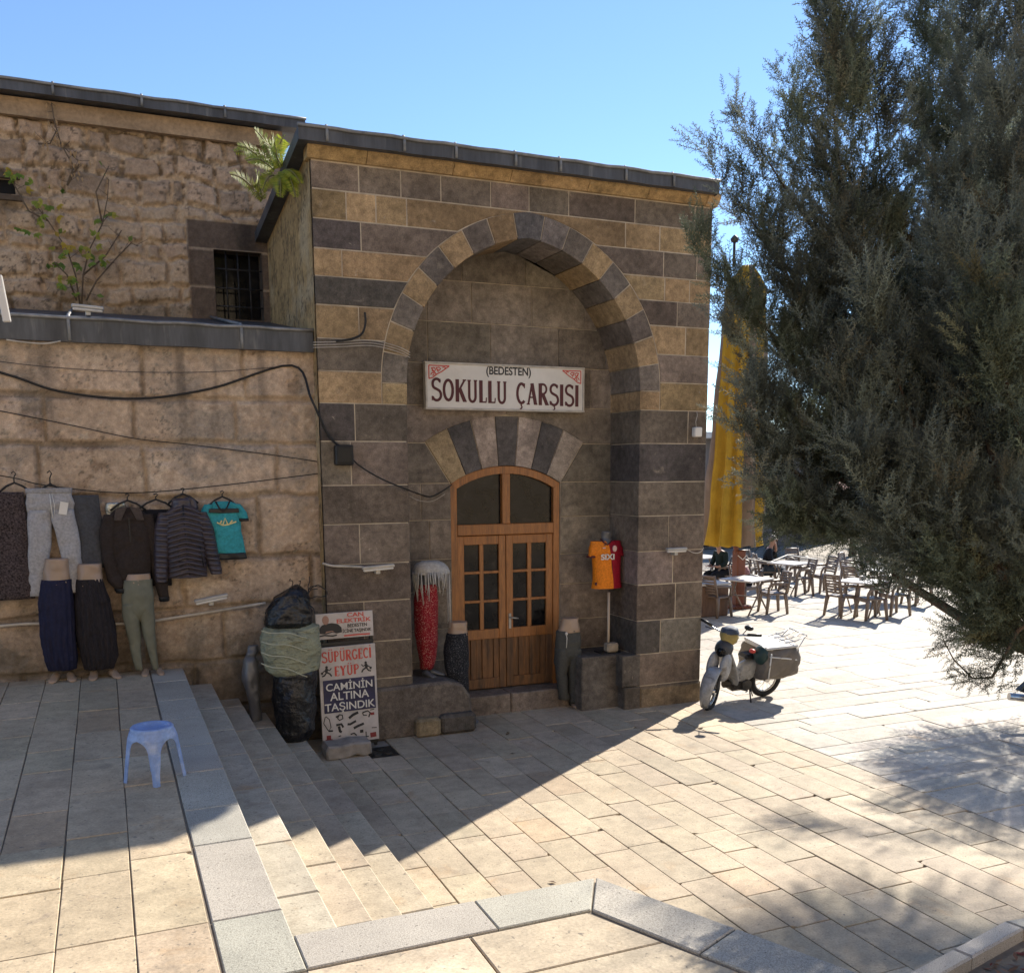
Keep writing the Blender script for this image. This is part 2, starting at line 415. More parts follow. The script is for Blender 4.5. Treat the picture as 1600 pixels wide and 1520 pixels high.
# ================================================================== OLD HALL (left wing)
hall = thing('old_stone_hall', 'old rubble stone hall with lead edged roof beside the striped portal', 'building', (0, 10.75, 0))
def low_fn(X, Z):
    co = [-.6, .0, .5, 1.03, 1.62, 2.16, 2.82, 3.38, 3.86, 4.5]
    D, ID = block_layout(X, Z, co, .7, 1.4, 11, .05)
    n1 = fbm(X, Z, 1.1, 3); n2 = fbm(X, Z, 5, 21); n3 = fbm(X, Z, 16, 33); n4 = fbm(X, Z, 34, 44, 3)
    er = smooth(.46, .72, n2)*(.5+ID)            # eroded patches
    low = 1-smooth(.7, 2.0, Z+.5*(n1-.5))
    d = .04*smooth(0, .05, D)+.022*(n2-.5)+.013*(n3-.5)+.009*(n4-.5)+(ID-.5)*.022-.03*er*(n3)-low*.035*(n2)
    base = np.stack([.47+.13*(ID-.5), .352+.10*(ID-.5), .255+.08*(ID-.5)], -1)
    C = base*(.74+.55*n3)[..., None]
    C = mixc(C, np.array([.56, .46, .35]), .6*smooth(.5, .75, n1)*smooth(.35, .7, n3))
    C = mixc(C, np.array([.17, .105, .062]), .6*smooth(.54, .70, n2)*smooth(.40, .66, fbm(X, Z, 2.3, 77)))
    C = mixc(C, np.array([.075, .055, .04]), .8*smooth(.62, .74, n4)*smooth(.4, .6, n2))
    C = mixc(C, np.array([.50, .44, .34]), .45*smooth(.70, .8, n4))
    C = mixc(C, np.array([.25, .22, .185]), .6*smooth(.50, .68, fbm(X, Z, .9, 131))*smooth(.3, .6, n2))
    joint = 1-smooth(.010, .034, D+.02*(n3-.5))
    C = mixc(C, np.array([.34, .26, .18]), .6*joint*smooth(.3, .5, n1)); C = mixc(C, np.array([.10, .08, .06]), .5*joint*(1-smooth(.38, .55, n1)))
    streak = smooth(.55, .8, fbm(X*6, Z*.35, 1.0, 91))*smooth(2.6, 4.3, Z)
    C = mixc(C, np.array([.12, .095, .075]), .6*streak)
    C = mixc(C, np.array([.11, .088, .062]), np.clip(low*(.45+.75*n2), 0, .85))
    return d, C
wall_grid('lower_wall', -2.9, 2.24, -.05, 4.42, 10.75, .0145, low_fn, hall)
WX0, WX1, WZ0, WZ1 = 1.53, 2.13, 5.06, 5.92
def up_fn(X, Z):
    co = [4.6, 4.93, 5.2, 5.42, 5.74, 5.95, 6.22, 6.42, 6.72, 6.98, 7.23, 7.6]
    D, ID = block_layout(X+.08*(fbm(X, Z, 2.6, 8)-.5), Z+.09*(fbm(X, Z, 1.9, 18)-.5), co, .14, .6, 5, .09)
    n1 = fbm(X, Z, 1.0, 13); n2 = fbm(X, Z, 5, 23); n3 = fbm(X, Z, 15, 35); n4 = fbm(X, Z, 33, 46, 3)
    top = smooth(6.3, 6.6, Z+.25*(n1-.5))
    mort = 1-smooth(.018, .05, D+.05*(n3-.5))
    plaster = smooth(.40, .56, n1+.14*(n2-.5))*(1-top)
    d = .045*(1-mort)+.045*(n2-.5)+.02*(n3-.5)+.012*(n4-.5)+(ID-.5)*.03
    st = np.stack([.25+.24*ID, .185+.17*ID, .13+.12*ID], -1)
    C = st*(.7+.6*n3)[..., None]
    C = mixc(C, np.array([.50, .38, .26]), np.clip(mort*.85+plaster*.75, 0, 1))
    C = mixc(C, np.array([.07, .055, .045]), .75*smooth(.57, .70, n4)*smooth(.42, .6, n2)*(1-mort*.4))
    crev = smooth(.035, .012, D)*smooth(.42, .6, n3)*(1-plaster*.6); C = mixc(C, np.array([.09, .07, .05]), .7*crev); d = d-.03*crev
    C = mixc(C, np.array([.16, .115, .07]), .55*smooth(.52, .72, fbm(X, Z, 1.6, 57))*smooth(.35, .6, n2))
    dk = smooth(.55, .9, 1-np.hypot((X+.95)/.5, (Z-6.35)/.75)*.7)
    C = mixc(C, np.array([.06, .05, .04]), .75*dk*smooth(.3, .6, n2))
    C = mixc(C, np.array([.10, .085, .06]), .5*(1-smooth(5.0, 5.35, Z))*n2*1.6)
    # dressed stones round the barred window
    fr = (X > WX0-.33) & (X < WX1+.2) & (Z > 4.9) & (Z < WZ1+.36)
    lint = Z > WZ1
    jn = np.minimum(np.abs(Z-WZ1), np.where(lint, 9, np.abs(Z-5.45)))
    fc = np.array([.135, .10, .075])*(.75+.5*n3)[..., None]
    fc = mixc(fc, np.array([.03, .025, .022]), .7*smooth(.25, .0, np.abs(X-1.95))*lint*smooth(.3, .6, n1+.2))
    edge = np.minimum(np.minimum(X-(WX0-.33), WX1+.2-X), np.minimum(WZ1+.36-Z, jn))
    C = np.where(fr[..., None], mixc(fc, np.array([.36, .28, .2]), 1-smooth(.005, .02, edge)), C)
    d = np.where(fr, .02+.008*(n4-.5), d)
    sm = (np.abs(X+.73) < .26) & (np.abs(Z-6.5) < .12)
    d = np.where(sm, -.0, d)
    return d, C
wall_grid('upper_wall', -3.0, 2.4, 4.75, 7.5, 13.4, .0165, up_fn, hall,
          skip=lambda x, z: ((x > WX0) & (x < WX1) & (z > WZ0) & (z < WZ1)) | ((np.abs(x+.86) < .14) & (np.abs(z-6.44) < .09)))
b = MB()   # rest of the hall's mass behind the walls, out of sight from the front
b.box((-.4, 16.9, 3.6), (6, 6.4, 7.2)); b.box((-.4, 12.2, 2.2), (5.2, 2.4, 4.3))
b.box((4.7, 17.2, 3.0), (5.0, 5.8, 6.0))
hb = b.build('hall_body', MT['mortar'], hall, True)
hb.data.materials[0] = mat('plain back masonry', (.30, .22, .15), .9, [(2, .7, 1.2, 5)], [(20, .4, .02, 5)])
b = MB(); b.box((-.25, 13.33, 7.33), (5.4, .1, .2)); 
b.build('cornice', mat('tuff cornice', (.34, .24, .15), .9, [(3, .7, 1.2, 5), (22, .8, 1.15, 5)], [(40, .4, .01, 5)]), hall, True)
def lead_roof(name, parent, x0, x1, yf, yb, zt, zb, slope, seams, lip=.03):
    """lead covered roof slab: fascia on front, sloping sheet behind, rolled seams"""
    o = MB(); zk = zt+slope*(yb-yf)
    n = 26
    # uneven top edge
    for i in range(n):
        a = x0+(x1-x0)*i/n; e = x0+(x1-x0)*(i+1)/n
        w0 = .004*math.sin(i*1.7)+.003*math.sin(i*4.1); w1 = .004*math.sin((i+1)*1.7)+.003*math.sin((i+1)*4.1)
        o.poly([(a, yf, zb+w0*.6), (e, yf, zb+w1*.6), (e, yf, zt+w1), (a, yf, zt+w0)])
        o.poly([(a, yf, zt+w0), (e, yf, zt+w1), (e, yb, zk), (a, yb, zk)])
        o.poly([(a, yf, zb+w0*.6), (a, yf+.25, zb+.01), (e, yf+.25, zb+.01), (e, yf, zb+w1*.6)])
    for x in (x0, x1):
        q = [(x, yf, zb), (x, yf, zt), (x, yb, zk), (x, yb, zk-(zt-zb))]; o.poly(q if x == x0 else q[::-1])
    o.poly([(x0, yf+.25, zb+.01), (x0, yb, zk-(zt-zb)), (x1, yb, zk-(zt-zb)), (x1, yf+.25, zb+.01)])
    r = o.build(name, MT['lead'], parent, True)
    e = MB(); pts = []
    for i in range(n+1):
        x = x0-.01+(x1-x0+.02)*i/n; pts.append((x, yf-.012, zt+.008+.004*math.sin(i*1.7)+.003*math.sin(i*4.1)))
    e.tube(pts, lip*.6, 6); 
    ed = e.build('roof_edge', MT['leadtop'], r)
    for x in seams:
        s2 = MB()
        s2.tube([(x, yf-.014, zb+.01), (x, yf-.018, zt-.02), (x, yf+.02, zt+.035), (x, (yf+yb)/2, (zt+zk)/2+.03), (x, yb, zk+.03)], .017, 6)
        s2.build('roof_seam', MT['leadtop'], r)
    return r
lead_roof('wing_roof', hall, -3.2, 2.72, 13.1, 14.9, 7.55, 7.44, .12, [-1.9, -.82+.6, .75, 1.72, -1.1])
ap = lead_roof('lean_to_roof', hall, -3.0, 2.205, 10.62, 13.42, 4.58, 4.36, .17, [-.2, 1.45, -1.6])
# barred window
wn = MB()
for q in ([(WX0, 13.38, WZ0), (WX0, 13.38, WZ1), (WX0, 13.8, WZ1), (WX0, 13.8, WZ0)], [(WX1, 13.38, WZ0), (WX1, 13.8, WZ0), (WX1, 13.8, WZ1), (WX1, 13.38, WZ1)],
          [(WX0, 13.38, WZ1), (WX1, 13.38, WZ1), (WX1, 13.8, WZ1), (WX0, 13.8, WZ1)], [(WX0, 13.38, WZ0), (WX0, 13.8, WZ0), (WX1, 13.8, WZ0), (WX1, 13.38, WZ0)]): wn.poly(q, None)
win = wn.build('window', mat('dark stone reveal', (.10, .075, .055), .9, [(9, .7, 1.2, 4)], [(40, .4, .01, 4)]), hall, True)
q = MB(); q.poly([(WX0-.02, 13.62, WZ0-.02), (WX1+.02, 13.62, WZ0-.02), (WX1+.02, 13.62, WZ1+.02), (WX0-.02, 13.62, WZ1+.02)]); q.build('pane', MT['glass'], win)
q = MB()
for x in (WX0+.15, WX0+.30, WX0+.45): q.tube([(x, 13.43, WZ0-.01), (x, 13.43, WZ1+.01)], .010, 6)
for z in (WZ0+.17, WZ0+.40, WZ0+.64):
    q.tube([(WX0-.01, 13.43, z), (WX1+.01, 13.43, z)], .010, 6)
    for x in (WX0+.15, WX0+.30, WX0+.45): q.ball((x, 13.43, z), .02, 7, 5)
q.build('window_bars', MT['iron'], win)
q = MB(); q.box((-.86, 13.62, 6.44), (.3, .36, .2)); q.build('vent_hole', MT['dark'], hall, True)
q = MB(); q.cbox((-.86, 13.37, 6.31), (.42, .12, .06)); q.cbox((-.86, 13.38, 6.56), (.40, .08, .05)); q.build('vent_ledge', win.data.materials[0], hall, True)

# ================================================================== STRIPED PORTAL
portal = thing('market_portal', 'striped dark and tan stone portal with pointed arch and lead roof', 'building', (4.72, 10.5, 0))
PX0, PX1, YF, YB = 2.22, 7.22, 10.5, 11.25
XC, HA, ZS, RI, TK = 4.715, 1.505, 4.05, 1.67, .29
RR = (HA*HA+RI*RI)/(2*HA); CO = RR-HA; ZE = ZS+math.sqrt((RR+TK)**2-CO**2)
DARK, TAN = (.176, .138, .106), (.345, .238, .128)
def ex_half(z, t_):   # half width of the arch outline (thickness t_) at height z
    if z <= ZS: return HA+t_
    v = (RR+t_)**2-(z-ZS)**2
    return max(0, math.sqrt(v)-CO) if v > 0 else 0
zs = [0, .29, .71, 1.15, 1.62, 2.05, 2.5, 2.93, 3.41, 3.82, 4.16, 4.50, 4.845, 5.14, 5.42, 5.72, ZE, 6.29]
cols = [DARK]*9+[TAN, DARK, TAN, DARK, TAN, DARK, TAN, DARK]
fw = MB(); G = .0066
def blockcol(c):
    k = rnd.random(); r = jit(c, .26, .022)
    if c is DARK and k < .12: r = jit((.23, .185, .15), .12, .05)
    if c is DARK and k > .88: r = jit((.10, .085, .075), .1, .03)
    return r
for k, (a, b_) in enumerate(zip(zs, zs[1:])):
    base = cols[k]
    for side in (-1, 1):
        inner = [(ex_half(z, TK if a >= 3.8 else 0)) for z in np.linspace(a, b_, 7)]
        xo = (PX0 if side < 0 else PX1)
        full = abs(xo-XC)
        if k == len(cols)-1: inner = [0]*7
        x = full; first = True
        lim = max(inner)
        while x > 0:
            wdt = rnd.uniform(.38, .98) if base is DARK else rnd.uniform(.3, .85)
            if first and rnd.random() < .4: wdt *= .55
            e = x-wdt
            lastb = e < lim+.28
            zz = list(np.linspace(a+G, b_-G, 7))
            if lastb: inn = [min(x-.02, i+G) for i in inner]
            else: inn = [e+G]*7
            if k == 0 and side > 0 and not first: c_ = jit((.24, .18, .11), .1)
            else: c_ = blockcol(base)
            xx = x-(G if not first else 0)
            if lastb or True:
                pl = [(XC+side*xx, zz[0]), (XC+side*xx, zz[-1])]+[(XC+side*i, z) for i, z in zip(inn[::-1], zz[::-1])]
                if not lastb: pl = [(XC+side*xx, zz[0]), (XC+side*xx, zz[-1]), (XC+side*(e+G), zz[-1]), (XC+side*(e+G), zz[0])]
                deep = YB+.02 if (lastb and a < 3.8) else YF+.14
                fw.prism(pl, YF+rnd.uniform(-.003, .003), deep, c_, .005)
            first = False
            if lastb: break
            x = e
fw.build('facade', MT['ashlar'], portal, True)
# arch ring
ar = MB(); NV = 8; tot = math.acos(CO/RR)
step = tot/(NV+.5)
def apt(th, R_, side): return (XC+side*(R_*math.cos(th)-CO), ZS+R_*math.sin(th))
for side in (-1, 1):
    for k in range(NV):
        t0, t1 = k*step, (k+1)*step; g_ = .0058
        inn = [apt(t0+g_/RR+(t1-t0-2*g_/RR)*i/5, RR, side) for i in range(6)]; out = [apt(t0+g_/RR+(t1-t0-2*g_/RR)*i/5, RR+TK-.006, side) for i in range(6)]
        c_ = jit(TAN if k % 2 == 1 else (.176, .144, .118), .22, .02)
        if side > 0 and k == 7: c_ = jit((.2, .17, .15), .05)
        ar.prism(inn+out[::-1], YF-.004+rnd.uniform(-.002, .003), YB+.02, c_, .005)
for side in (-1, 1): ar.prism([(XC+side*HA, 3.826), (XC+side*(HA+TK-.006), 3.826), (XC+side*(HA+TK-.006), ZS-.004), (XC+side*HA, ZS-.004)], YF-.003, YB+.02, jit(TAN, .1), .005)
t0 = NV*step
inn = [apt(t0+(tot-t0)*i/4+.003, RR, -1) for i in range(4)]+[(XC, ZS+RI)]; inn += [apt(t0+(tot-t0)*i/4+.003, RR, 1) for i in range(3, -1, -1)]
R2 = RR+TK-.006; te = math.acos(CO/R2)
out = [apt(t0+.003+(te-t0-.003)*i/4, R2, -1) for i in range(5)]+[apt(t0+.003+(te-t0-.003)*i/4, R2, 1) for i in range(3, -1, -1)]
ar.prism(inn+out[::-1], YF-.006, YB+.02, jit((.13, .115, .11), .05), .005)
ar.build('arch', MT['ashlar'], portal, True)
# core (mortar) behind the blocks
co = MB(); ol = [(PX0+.006, 0), (PX0+.006, 6.30), (PX1-.006, 6.30), (PX1-.006, 0)]
arcR = [apt(tot*i/16, RR+.02, 1) for i in range(17)]; arcL = [apt(tot*i/16, RR+.02, -1) for i in range(17)]
op = [(XC+HA+.02, 0)]+arcR+arcL[::-1]+[(XC-HA-.02, 0)]
bm = bmesh.new()
vs = [bm.verts.new((x, YF+.006, z)) for x, z in ol+op]; bm.faces.new(vs)
r_ = bmesh.ops.extrude_face_region(bm, geom=list(bm.faces)); bmesh.ops.translate(bm, verts=[v for v in r_['geom'] if isinstance(v, bmesh.types.BMVert)], vec=(0, .9, 0))
bmesh.ops.triangulate(bm, faces=list(bm.faces)); bmesh.ops.recalc_face_normals(bm, faces=list(bm.faces))
me = bpy.data.meshes.new('core'); bm.to_mesh(me); bm.free(); link('mortar_bed', me, MT['mortar'], portal, True)
# tan cornice
cn = MB(); x = PX0-.05
while x < PX1+.05:
    e = min(x+rnd.uniform(.6, 1.0), PX1+.05)
    cn.prism([(10.39, 6.43), (10.39, 6.39), (10.47, 6.30), (10.62, 6.295), (10.62, 6.43)], x+.003, e-.003, jit((.38, .25, .12), .1, .03), .002, 'yz'); x = e
cn.build('cornice', MT['ashlar'], portal, True)
# side walls, back
def side_fn(X, Z):
    n1 = fbm(X, Z, 1.3, 63); n2 = fbm(X, Z, 6, 73); n3 = fbm(X*2.5, Z*.8, 9, 83); n4 = fbm(X, Z, 35, 93, 3)
    d = .05*(n2-.5)+.03*(n3-.5)+.012*(n4-.5)-.02
    d = np.maximum(d*smooth(10.5, 10.8, X), -.008)+.012
    C = np.array([.42, .28, .13])*(.55+.85*n3)[..., None]
    C = mixc(C, np.array([.12, .085, .05]), .75*smooth(.5, .66, n3)*smooth(.36, .6, n2)); C = mixc(C, np.array([.50, .40, .26]), .6*smooth(.5, .7, n1)); C = mixc(C, np.array([.06, .045, .03]), .7*smooth(.56, .7, n4)*smooth(.4, .6, n2)); C = mixc(C, np.array([.10, .08, .05]), .22*(1-smooth(.01, .03, np.abs((Z+.05*(n1-.5)) % .36-.18))))
    return d, C
def side_flip(X, Z):
    d, C = side_fn(X, Z); return d, C
wall_grid('side_wall', 10.51, 13.7, 0, 6.45, PX0, .02, side_flip, portal, axis='y')
q = MB(); q.box((PX1-.16, 12.2, 3.15), (.3, 3.2, 6.3)); q.box((4.7, 14.0, 3.1), (5.0, .3, 6.1)); q.box((4.7, 12.2, 5.98), (4.9, 1.6, .2)); q.build('back_wall', MT['mortar'], portal, True)
rf = lead_roof('portal_roof', portal, 2.06, 7.16, 10.28, 13.9, 6.535, 6.405, -.115, [2.35, 3.17, 3.75, 4.45, 5.0, 5.85, 6.5])
# recess back wall
rw = MB(); FC, FR0, FR1 = (4.735, 1.74), 1.405, 2.02
DX0, DX1 = 3.975, 5.495
cz = [0, .32, .71, 1.11, 1.59, 1.99, 2.48, 2.93, 3.42, 3.87, 4.37, 4.86, 5.34, 5.78]
def fanhalf(z):     # half width occupied by door or fan of voussoirs at height z
    if z < 2.92: return DX1-FC[0]
    v = FR1**2-(z-FC[1])**2
    w_ = math.sqrt(v) if v > 0 else 0
    return min(w_, (z-FC[1])*math.tan(math.radians(32.8))) if z < 3.45 else w_
for a, b_ in zip(cz, cz[1:]):
    for side in (-1, 1):
        hw = lambda z: min(HA+.1, ex_half(z, .015))
        if ex_half(a, .015) <= 0: continue
        zz = list(np.linspace(a+.0055, b_-.0055, 6)); fh = [fanhalf(z) for z in zz]
        cut = [HA+.1, 0] if max(fh) <= 0 else None
        x = HA+.06; lim = max(fh)
        if a >= 3.8 and side > 0: continue
        if a >= 3.8:       # courses above the fan run right across
            x = -HA-.06+rnd.uniform(-.5, 0)
            while x < HA+.06:
                e = x+rnd.uniform(.55, .95)
                lo = max(x, -HA-.06)+.004; hi = min(e, HA+.06)-.004
                pl = [(XC+min(max(lo, -ex_half(z, .03)), ex_half(z, .03)), z) for z in zz]+[(XC+max(min(hi, ex_half(z, .03)), -ex_half(z, .03)), z) for z in zz[::-1]]
                ar_ = abs(sum(pl[i][0]*pl[(i+1) % 12][1]-pl[(i+1) % 12][0]*pl[i][1] for i in range(12)))/2
                if ar_ > .004: rw.prism(pl, YB+rnd.uniform(-.002, .002), YB+.1, blockcol((.20, .165, .13)), .004)
                x = e
            continue
        while x > 0:
            e = x-rnd.uniform(.4, .75); last = e < lim+.25
            xin = [min(f+.004, x-.02) for f in fh] if last else [e+.004]*6
            rw.prism([(XC+side*(x-.004), zz[0]), (XC+side*(x-.004), zz[-1])]+[(XC+side*i+(FC[0]-XC if last else 0), z) for i, z in zip(xin[::-1], zz[::-1])], YB+rnd.uniform(-.002, .002), YB+.1, blockcol((.20, .165, .13)), .004)
            if last: break
            x = e
rw.build('recess_wall', MT['ashlar'], portal, True)
fn = MB(); PALE = [(.33, .25, .15), (.10, .09, .085), (.34, .27, .22), (.105, .092, .085), (.37, .30, .25), (.10, .09, .085), (.36, .30, .245)]
aw = math.radians(32.6)
for k in range(7):
    t0, t1 = -aw+2*aw*k/7+.003, -aw+2*aw*(k+1)/7-.003
    f_ = lambda t_, R_: (FC[0]+R_*math.sin(t_), FC[1]+R_*math.cos(t_))
    fn.prism([f_(t0+(t1-t0)*i/3, FR0) for i in range(4)]+[f_(t1+(t0-t1)*i/3, FR1-.004) for i in range(4)], YB-.004, YB+.1, PALE[k], .004)
fn.build('door_arch', MT['ashlar'], portal, True)
q = MB(); q.poly([(3.1, YB+.012, 0), (DX0, YB+.012, 0), (DX0, YB+.012, 6), (3.1, YB+.012, 6)]); q.poly([(DX1, YB+.012, 0), (6.4, YB+.012, 0), (6.4, YB+.012, 6), (DX1, YB+.012, 6)]); q.poly([(DX0, YB+.012, 3.17), (DX1, YB+.012, 3.17), (DX1, YB+.012, 6), (DX0, YB+.012, 6)])
for sx, x in ((1, DX0), (-1, DX1)):
    pp = [(x, YB+.012, 0), (x, YB+.3, 0), (x, YB+.3, 3.2), (x, YB+.012, 3.2)]; q.poly(pp if sx < 0 else pp[::-1])
q.build('recess_joints', MT['mortar'], portal, True)
# stone benches and threshold
q = MB()
q.prism([(2.72, -.02), (2.72, .60), (3.62, .62), (3.80, .56), (3.90, .42), (3.92, .2), (3.92, -.02)], 10.42, 11.25, jit((.15, .125, .10), .02), .03)
q.build('left_bench', MT['ashlar'], portal, True)
q = MB(); q.cbox((3.33, 10.38, .11), (.30, .18, .22), (.26, .20, .12), ch=.03); q.cbox((3.71, 10.40, .12), (.44, .2, .23), (.11, .095, .08), ch=.035)
q.build('footing_stone', MT['ashlar'], portal, True)
q = MB(); q.prism([(5.52, -.02), (5.52, .70), (6.29, .70), (6.29, -.02)], 10.66, 11.26, jit((.13, .11, .092)), .012)
q.prism([(6.29, -.02), (6.29, .27), (7.225, .27), (7.225, -.02)], 10.47, 10.56, (.235, .175, .11), .02); q.prism([(6.05, -.02), (6.05, .29), (6.285, .29), (6.285, -.02)], 10.47, 10.7, (.14, .115, .09), .012)
q.prism([(6.02, .296), (6.02, .71), (6.285, .71), (6.285, .296)], 10.485, 10.7, (.135, .115, .095), .012)
q.build('right_bench', MT['ashlar'], portal, True)
q = MB(); q.prism([(3.925, -.02), (3.925, .245), (4.66, .245), (4.66, -.02)], 10.98, 11.4, (.24, .19, .15), .015); q.prism([(4.668, -.02), (4.668, .25), (5.50, .25), (5.50, -.02)], 10.97, 11.4, (.22, .175, .14), .015)
q.build('threshold_step', MT['ashlar'], portal, True)

# door
YD = 11.33
fr = MB(); FI = .085
def arcpts(R_, x0, x1, n=14): return [(FC[0]+(x0+(x1-x0)*i/n), FC[1]+math.sqrt(R_*R_-(x0+(x1-x0)*i/n)**2)) for i in range(n+1)]
hw = (DX1-DX0)/2-.005
top = arcpts(FR0-.005, -hw, hw); inn = arcpts(FR0-.10, -hw+FI, hw-FI)
for i in range(14):
    fr.prism([inn[i], inn[i+1], top[i+1], top[i]], YD-.05, YD+.05, None, .002)
zi = inn[0][1]
for sx in (-1, 1):
    a, b_ = sorted((FC[0]+sx*hw, FC[0]+sx*(hw-FI)))
    fr.prism([(a, .25), (b_, .25), (b_, zi), (a, top[0][1])] if sx < 0 else [(a, .25), (b_, .25), (b_, top[0][1]), (a, zi)], YD-.052, YD+.05, None, .004)
fr.prism([(FC[0]-hw+FI, 2.27), (FC[0]+hw-FI, 2.27), (FC[0]+hw-FI, 2.41), (FC[0]-hw+FI, 2.41)], YD-.058, YD+.05, None, .008)
fr.prism([(FC[0]-.055, 2.41), (FC[0]+.055, 2.41), (FC[0]+.055, 3.045), (FC[0]-.055, 3.045)], YD-.054, YD+.05, None, .006)
door = fr.build('door', MT['wood'], portal, True)
for sx in (-1, 1):
    a, b_ = (FC[0]-hw+FI, FC[0]-.004) if sx < 0 else (FC[0]+.004, FC[0]+hw-FI)
    lf = MB(); lw = MB(); st = .095; rw_ = b_-a; cx_ = (a+b_)/2
    zr = [1.02, 1.06, 1.395, 1.435, 1.77, 1.81, 2.15, 2.265]
    for x0_, x1_ in ((a, a+st), (b_-st, b_)): lf.prism([(x0_, .92), (x1_, .92), (x1_, 2.262), (x0_, 2.262)], YD-.03, YD+.02, None, .005); lw.prism([(x0_, .265), (x1_, .265), (x1_, .918), (x0_, .918)], YD-.03, YD+.02, None, .005)
    for z0_, z1_ in ((.92, 1.05), (1.40, 1.435), (1.775, 1.81), (2.15, 2.262)): lf.prism([(a+st, z0_), (b_-st, z0_), (b_-st, z1_), (a+st, z1_)], YD-.026, YD+.02, None, .005)
    lf.prism([(cx_-.028, 1.05), (cx_+.028, 1.05), (cx_+.028, 2.15), (cx_-.028, 2.15)], YD-.024, YD+.02, None, .004)
    lw.prism([(a+st, .265), (b_-st, .265), (b_-st, .40), (a+st, .40)], YD-.026, YD+.02, None, .005)
    pw = (rw_-2*st)/6
    for i in range(6): lw.prism([(a+st+i*pw+.002, .40), (a+st+(i+1)*pw-.002, .40), (a+st+(i+1)*pw-.002, .92), (a+st+i*pw+.002, .92)], YD-.004-.012*(i % 2), YD+.02, None, .004)
    lf.build('door_leaf', MT['wood'], door); lw.build('lower_panel', MT['oldwood'], door)
    gl = MB(); gl.poly([(a+st-.01, YD+.005, 1.0), (b_-st+.01, YD+.005, 1.0), (b_-st+.01, YD+.005, 2.2), (a+st-.01, YD+.005, 2.2)]); gl.build('pane', MT['glass'], door)
    gl = MB(); x0_, x1_ = (FC[0]-hw+FI-.02, FC[0]-.05) if sx < 0 else (FC[0]+.05, FC[0]+hw-FI+.02)
    gl.poly([(x0_, YD+.012, 2.4), (x1_, YD+.012, 2.4), (x1_, YD+.012, 3.08), (x0_, YD+.012, 3.08)]); gl.build('fanlight_pane', MT['glass'], door)
q = MB(); q.cbox((FC[0]+.05, YD-.037, 1.14), (.035, .012, .2), ch=.003); q.tube([(FC[0]+.05, YD-.04, 1.19), (FC[0]+.05, YD-.085, 1.19), (FC[0]+.15, YD-.085, 1.175)], .009, 6)
q.build('handle', MT['alu'], door)
q = MB(); q.poly([(3.8, YD+.25, 0), (5.7, YD+.25, 0), (5.7, YD+.25, 3.3), (3.8, YD+.25, 3.3)]); q.build('dark_lobby', MT['dark'], portal, True)
# ================================================================== WRITING
def text_mesh(mb, body, x, z, w_, h_, Y, depth=.004, col=None, bold=0.0, flip=1):
    """builtin font fitted into a box with lower left corner (x, z) in the x-z plane facing -y"""
    cu = bpy.data.curves.new('t', 'FONT'); cu.body = body; cu.extrude = .02; cu.offset = bold
    o = bpy.data.objects.new('t', cu); COL.objects.link(o)
    dg = bpy.context.evaluated_depsgraph_get(); me = bpy.data.meshes.new_from_object(o.evaluated_get(dg))
    V = [v.co.copy() for v in me.vertices]; F = [tuple(p.vertices) for p in me.polygons]
    bpy.data.objects.remove(o); bpy.data.curves.remove(cu); bpy.data.meshes.remove(me)
    ax, bx = min(v.x for v in V), max(v.x for v in V); az, bz = min(v.y for v in V), max(v.y for v in V)
    n = mb.add([(x+(v.x-ax)/(bx-ax)*w_, Y-(v.z+.02)/.04*depth, z+(v.y-az)/(bz-az)*h_) for v in V])
    for f in F: mb.face([n+i for i in f], col)
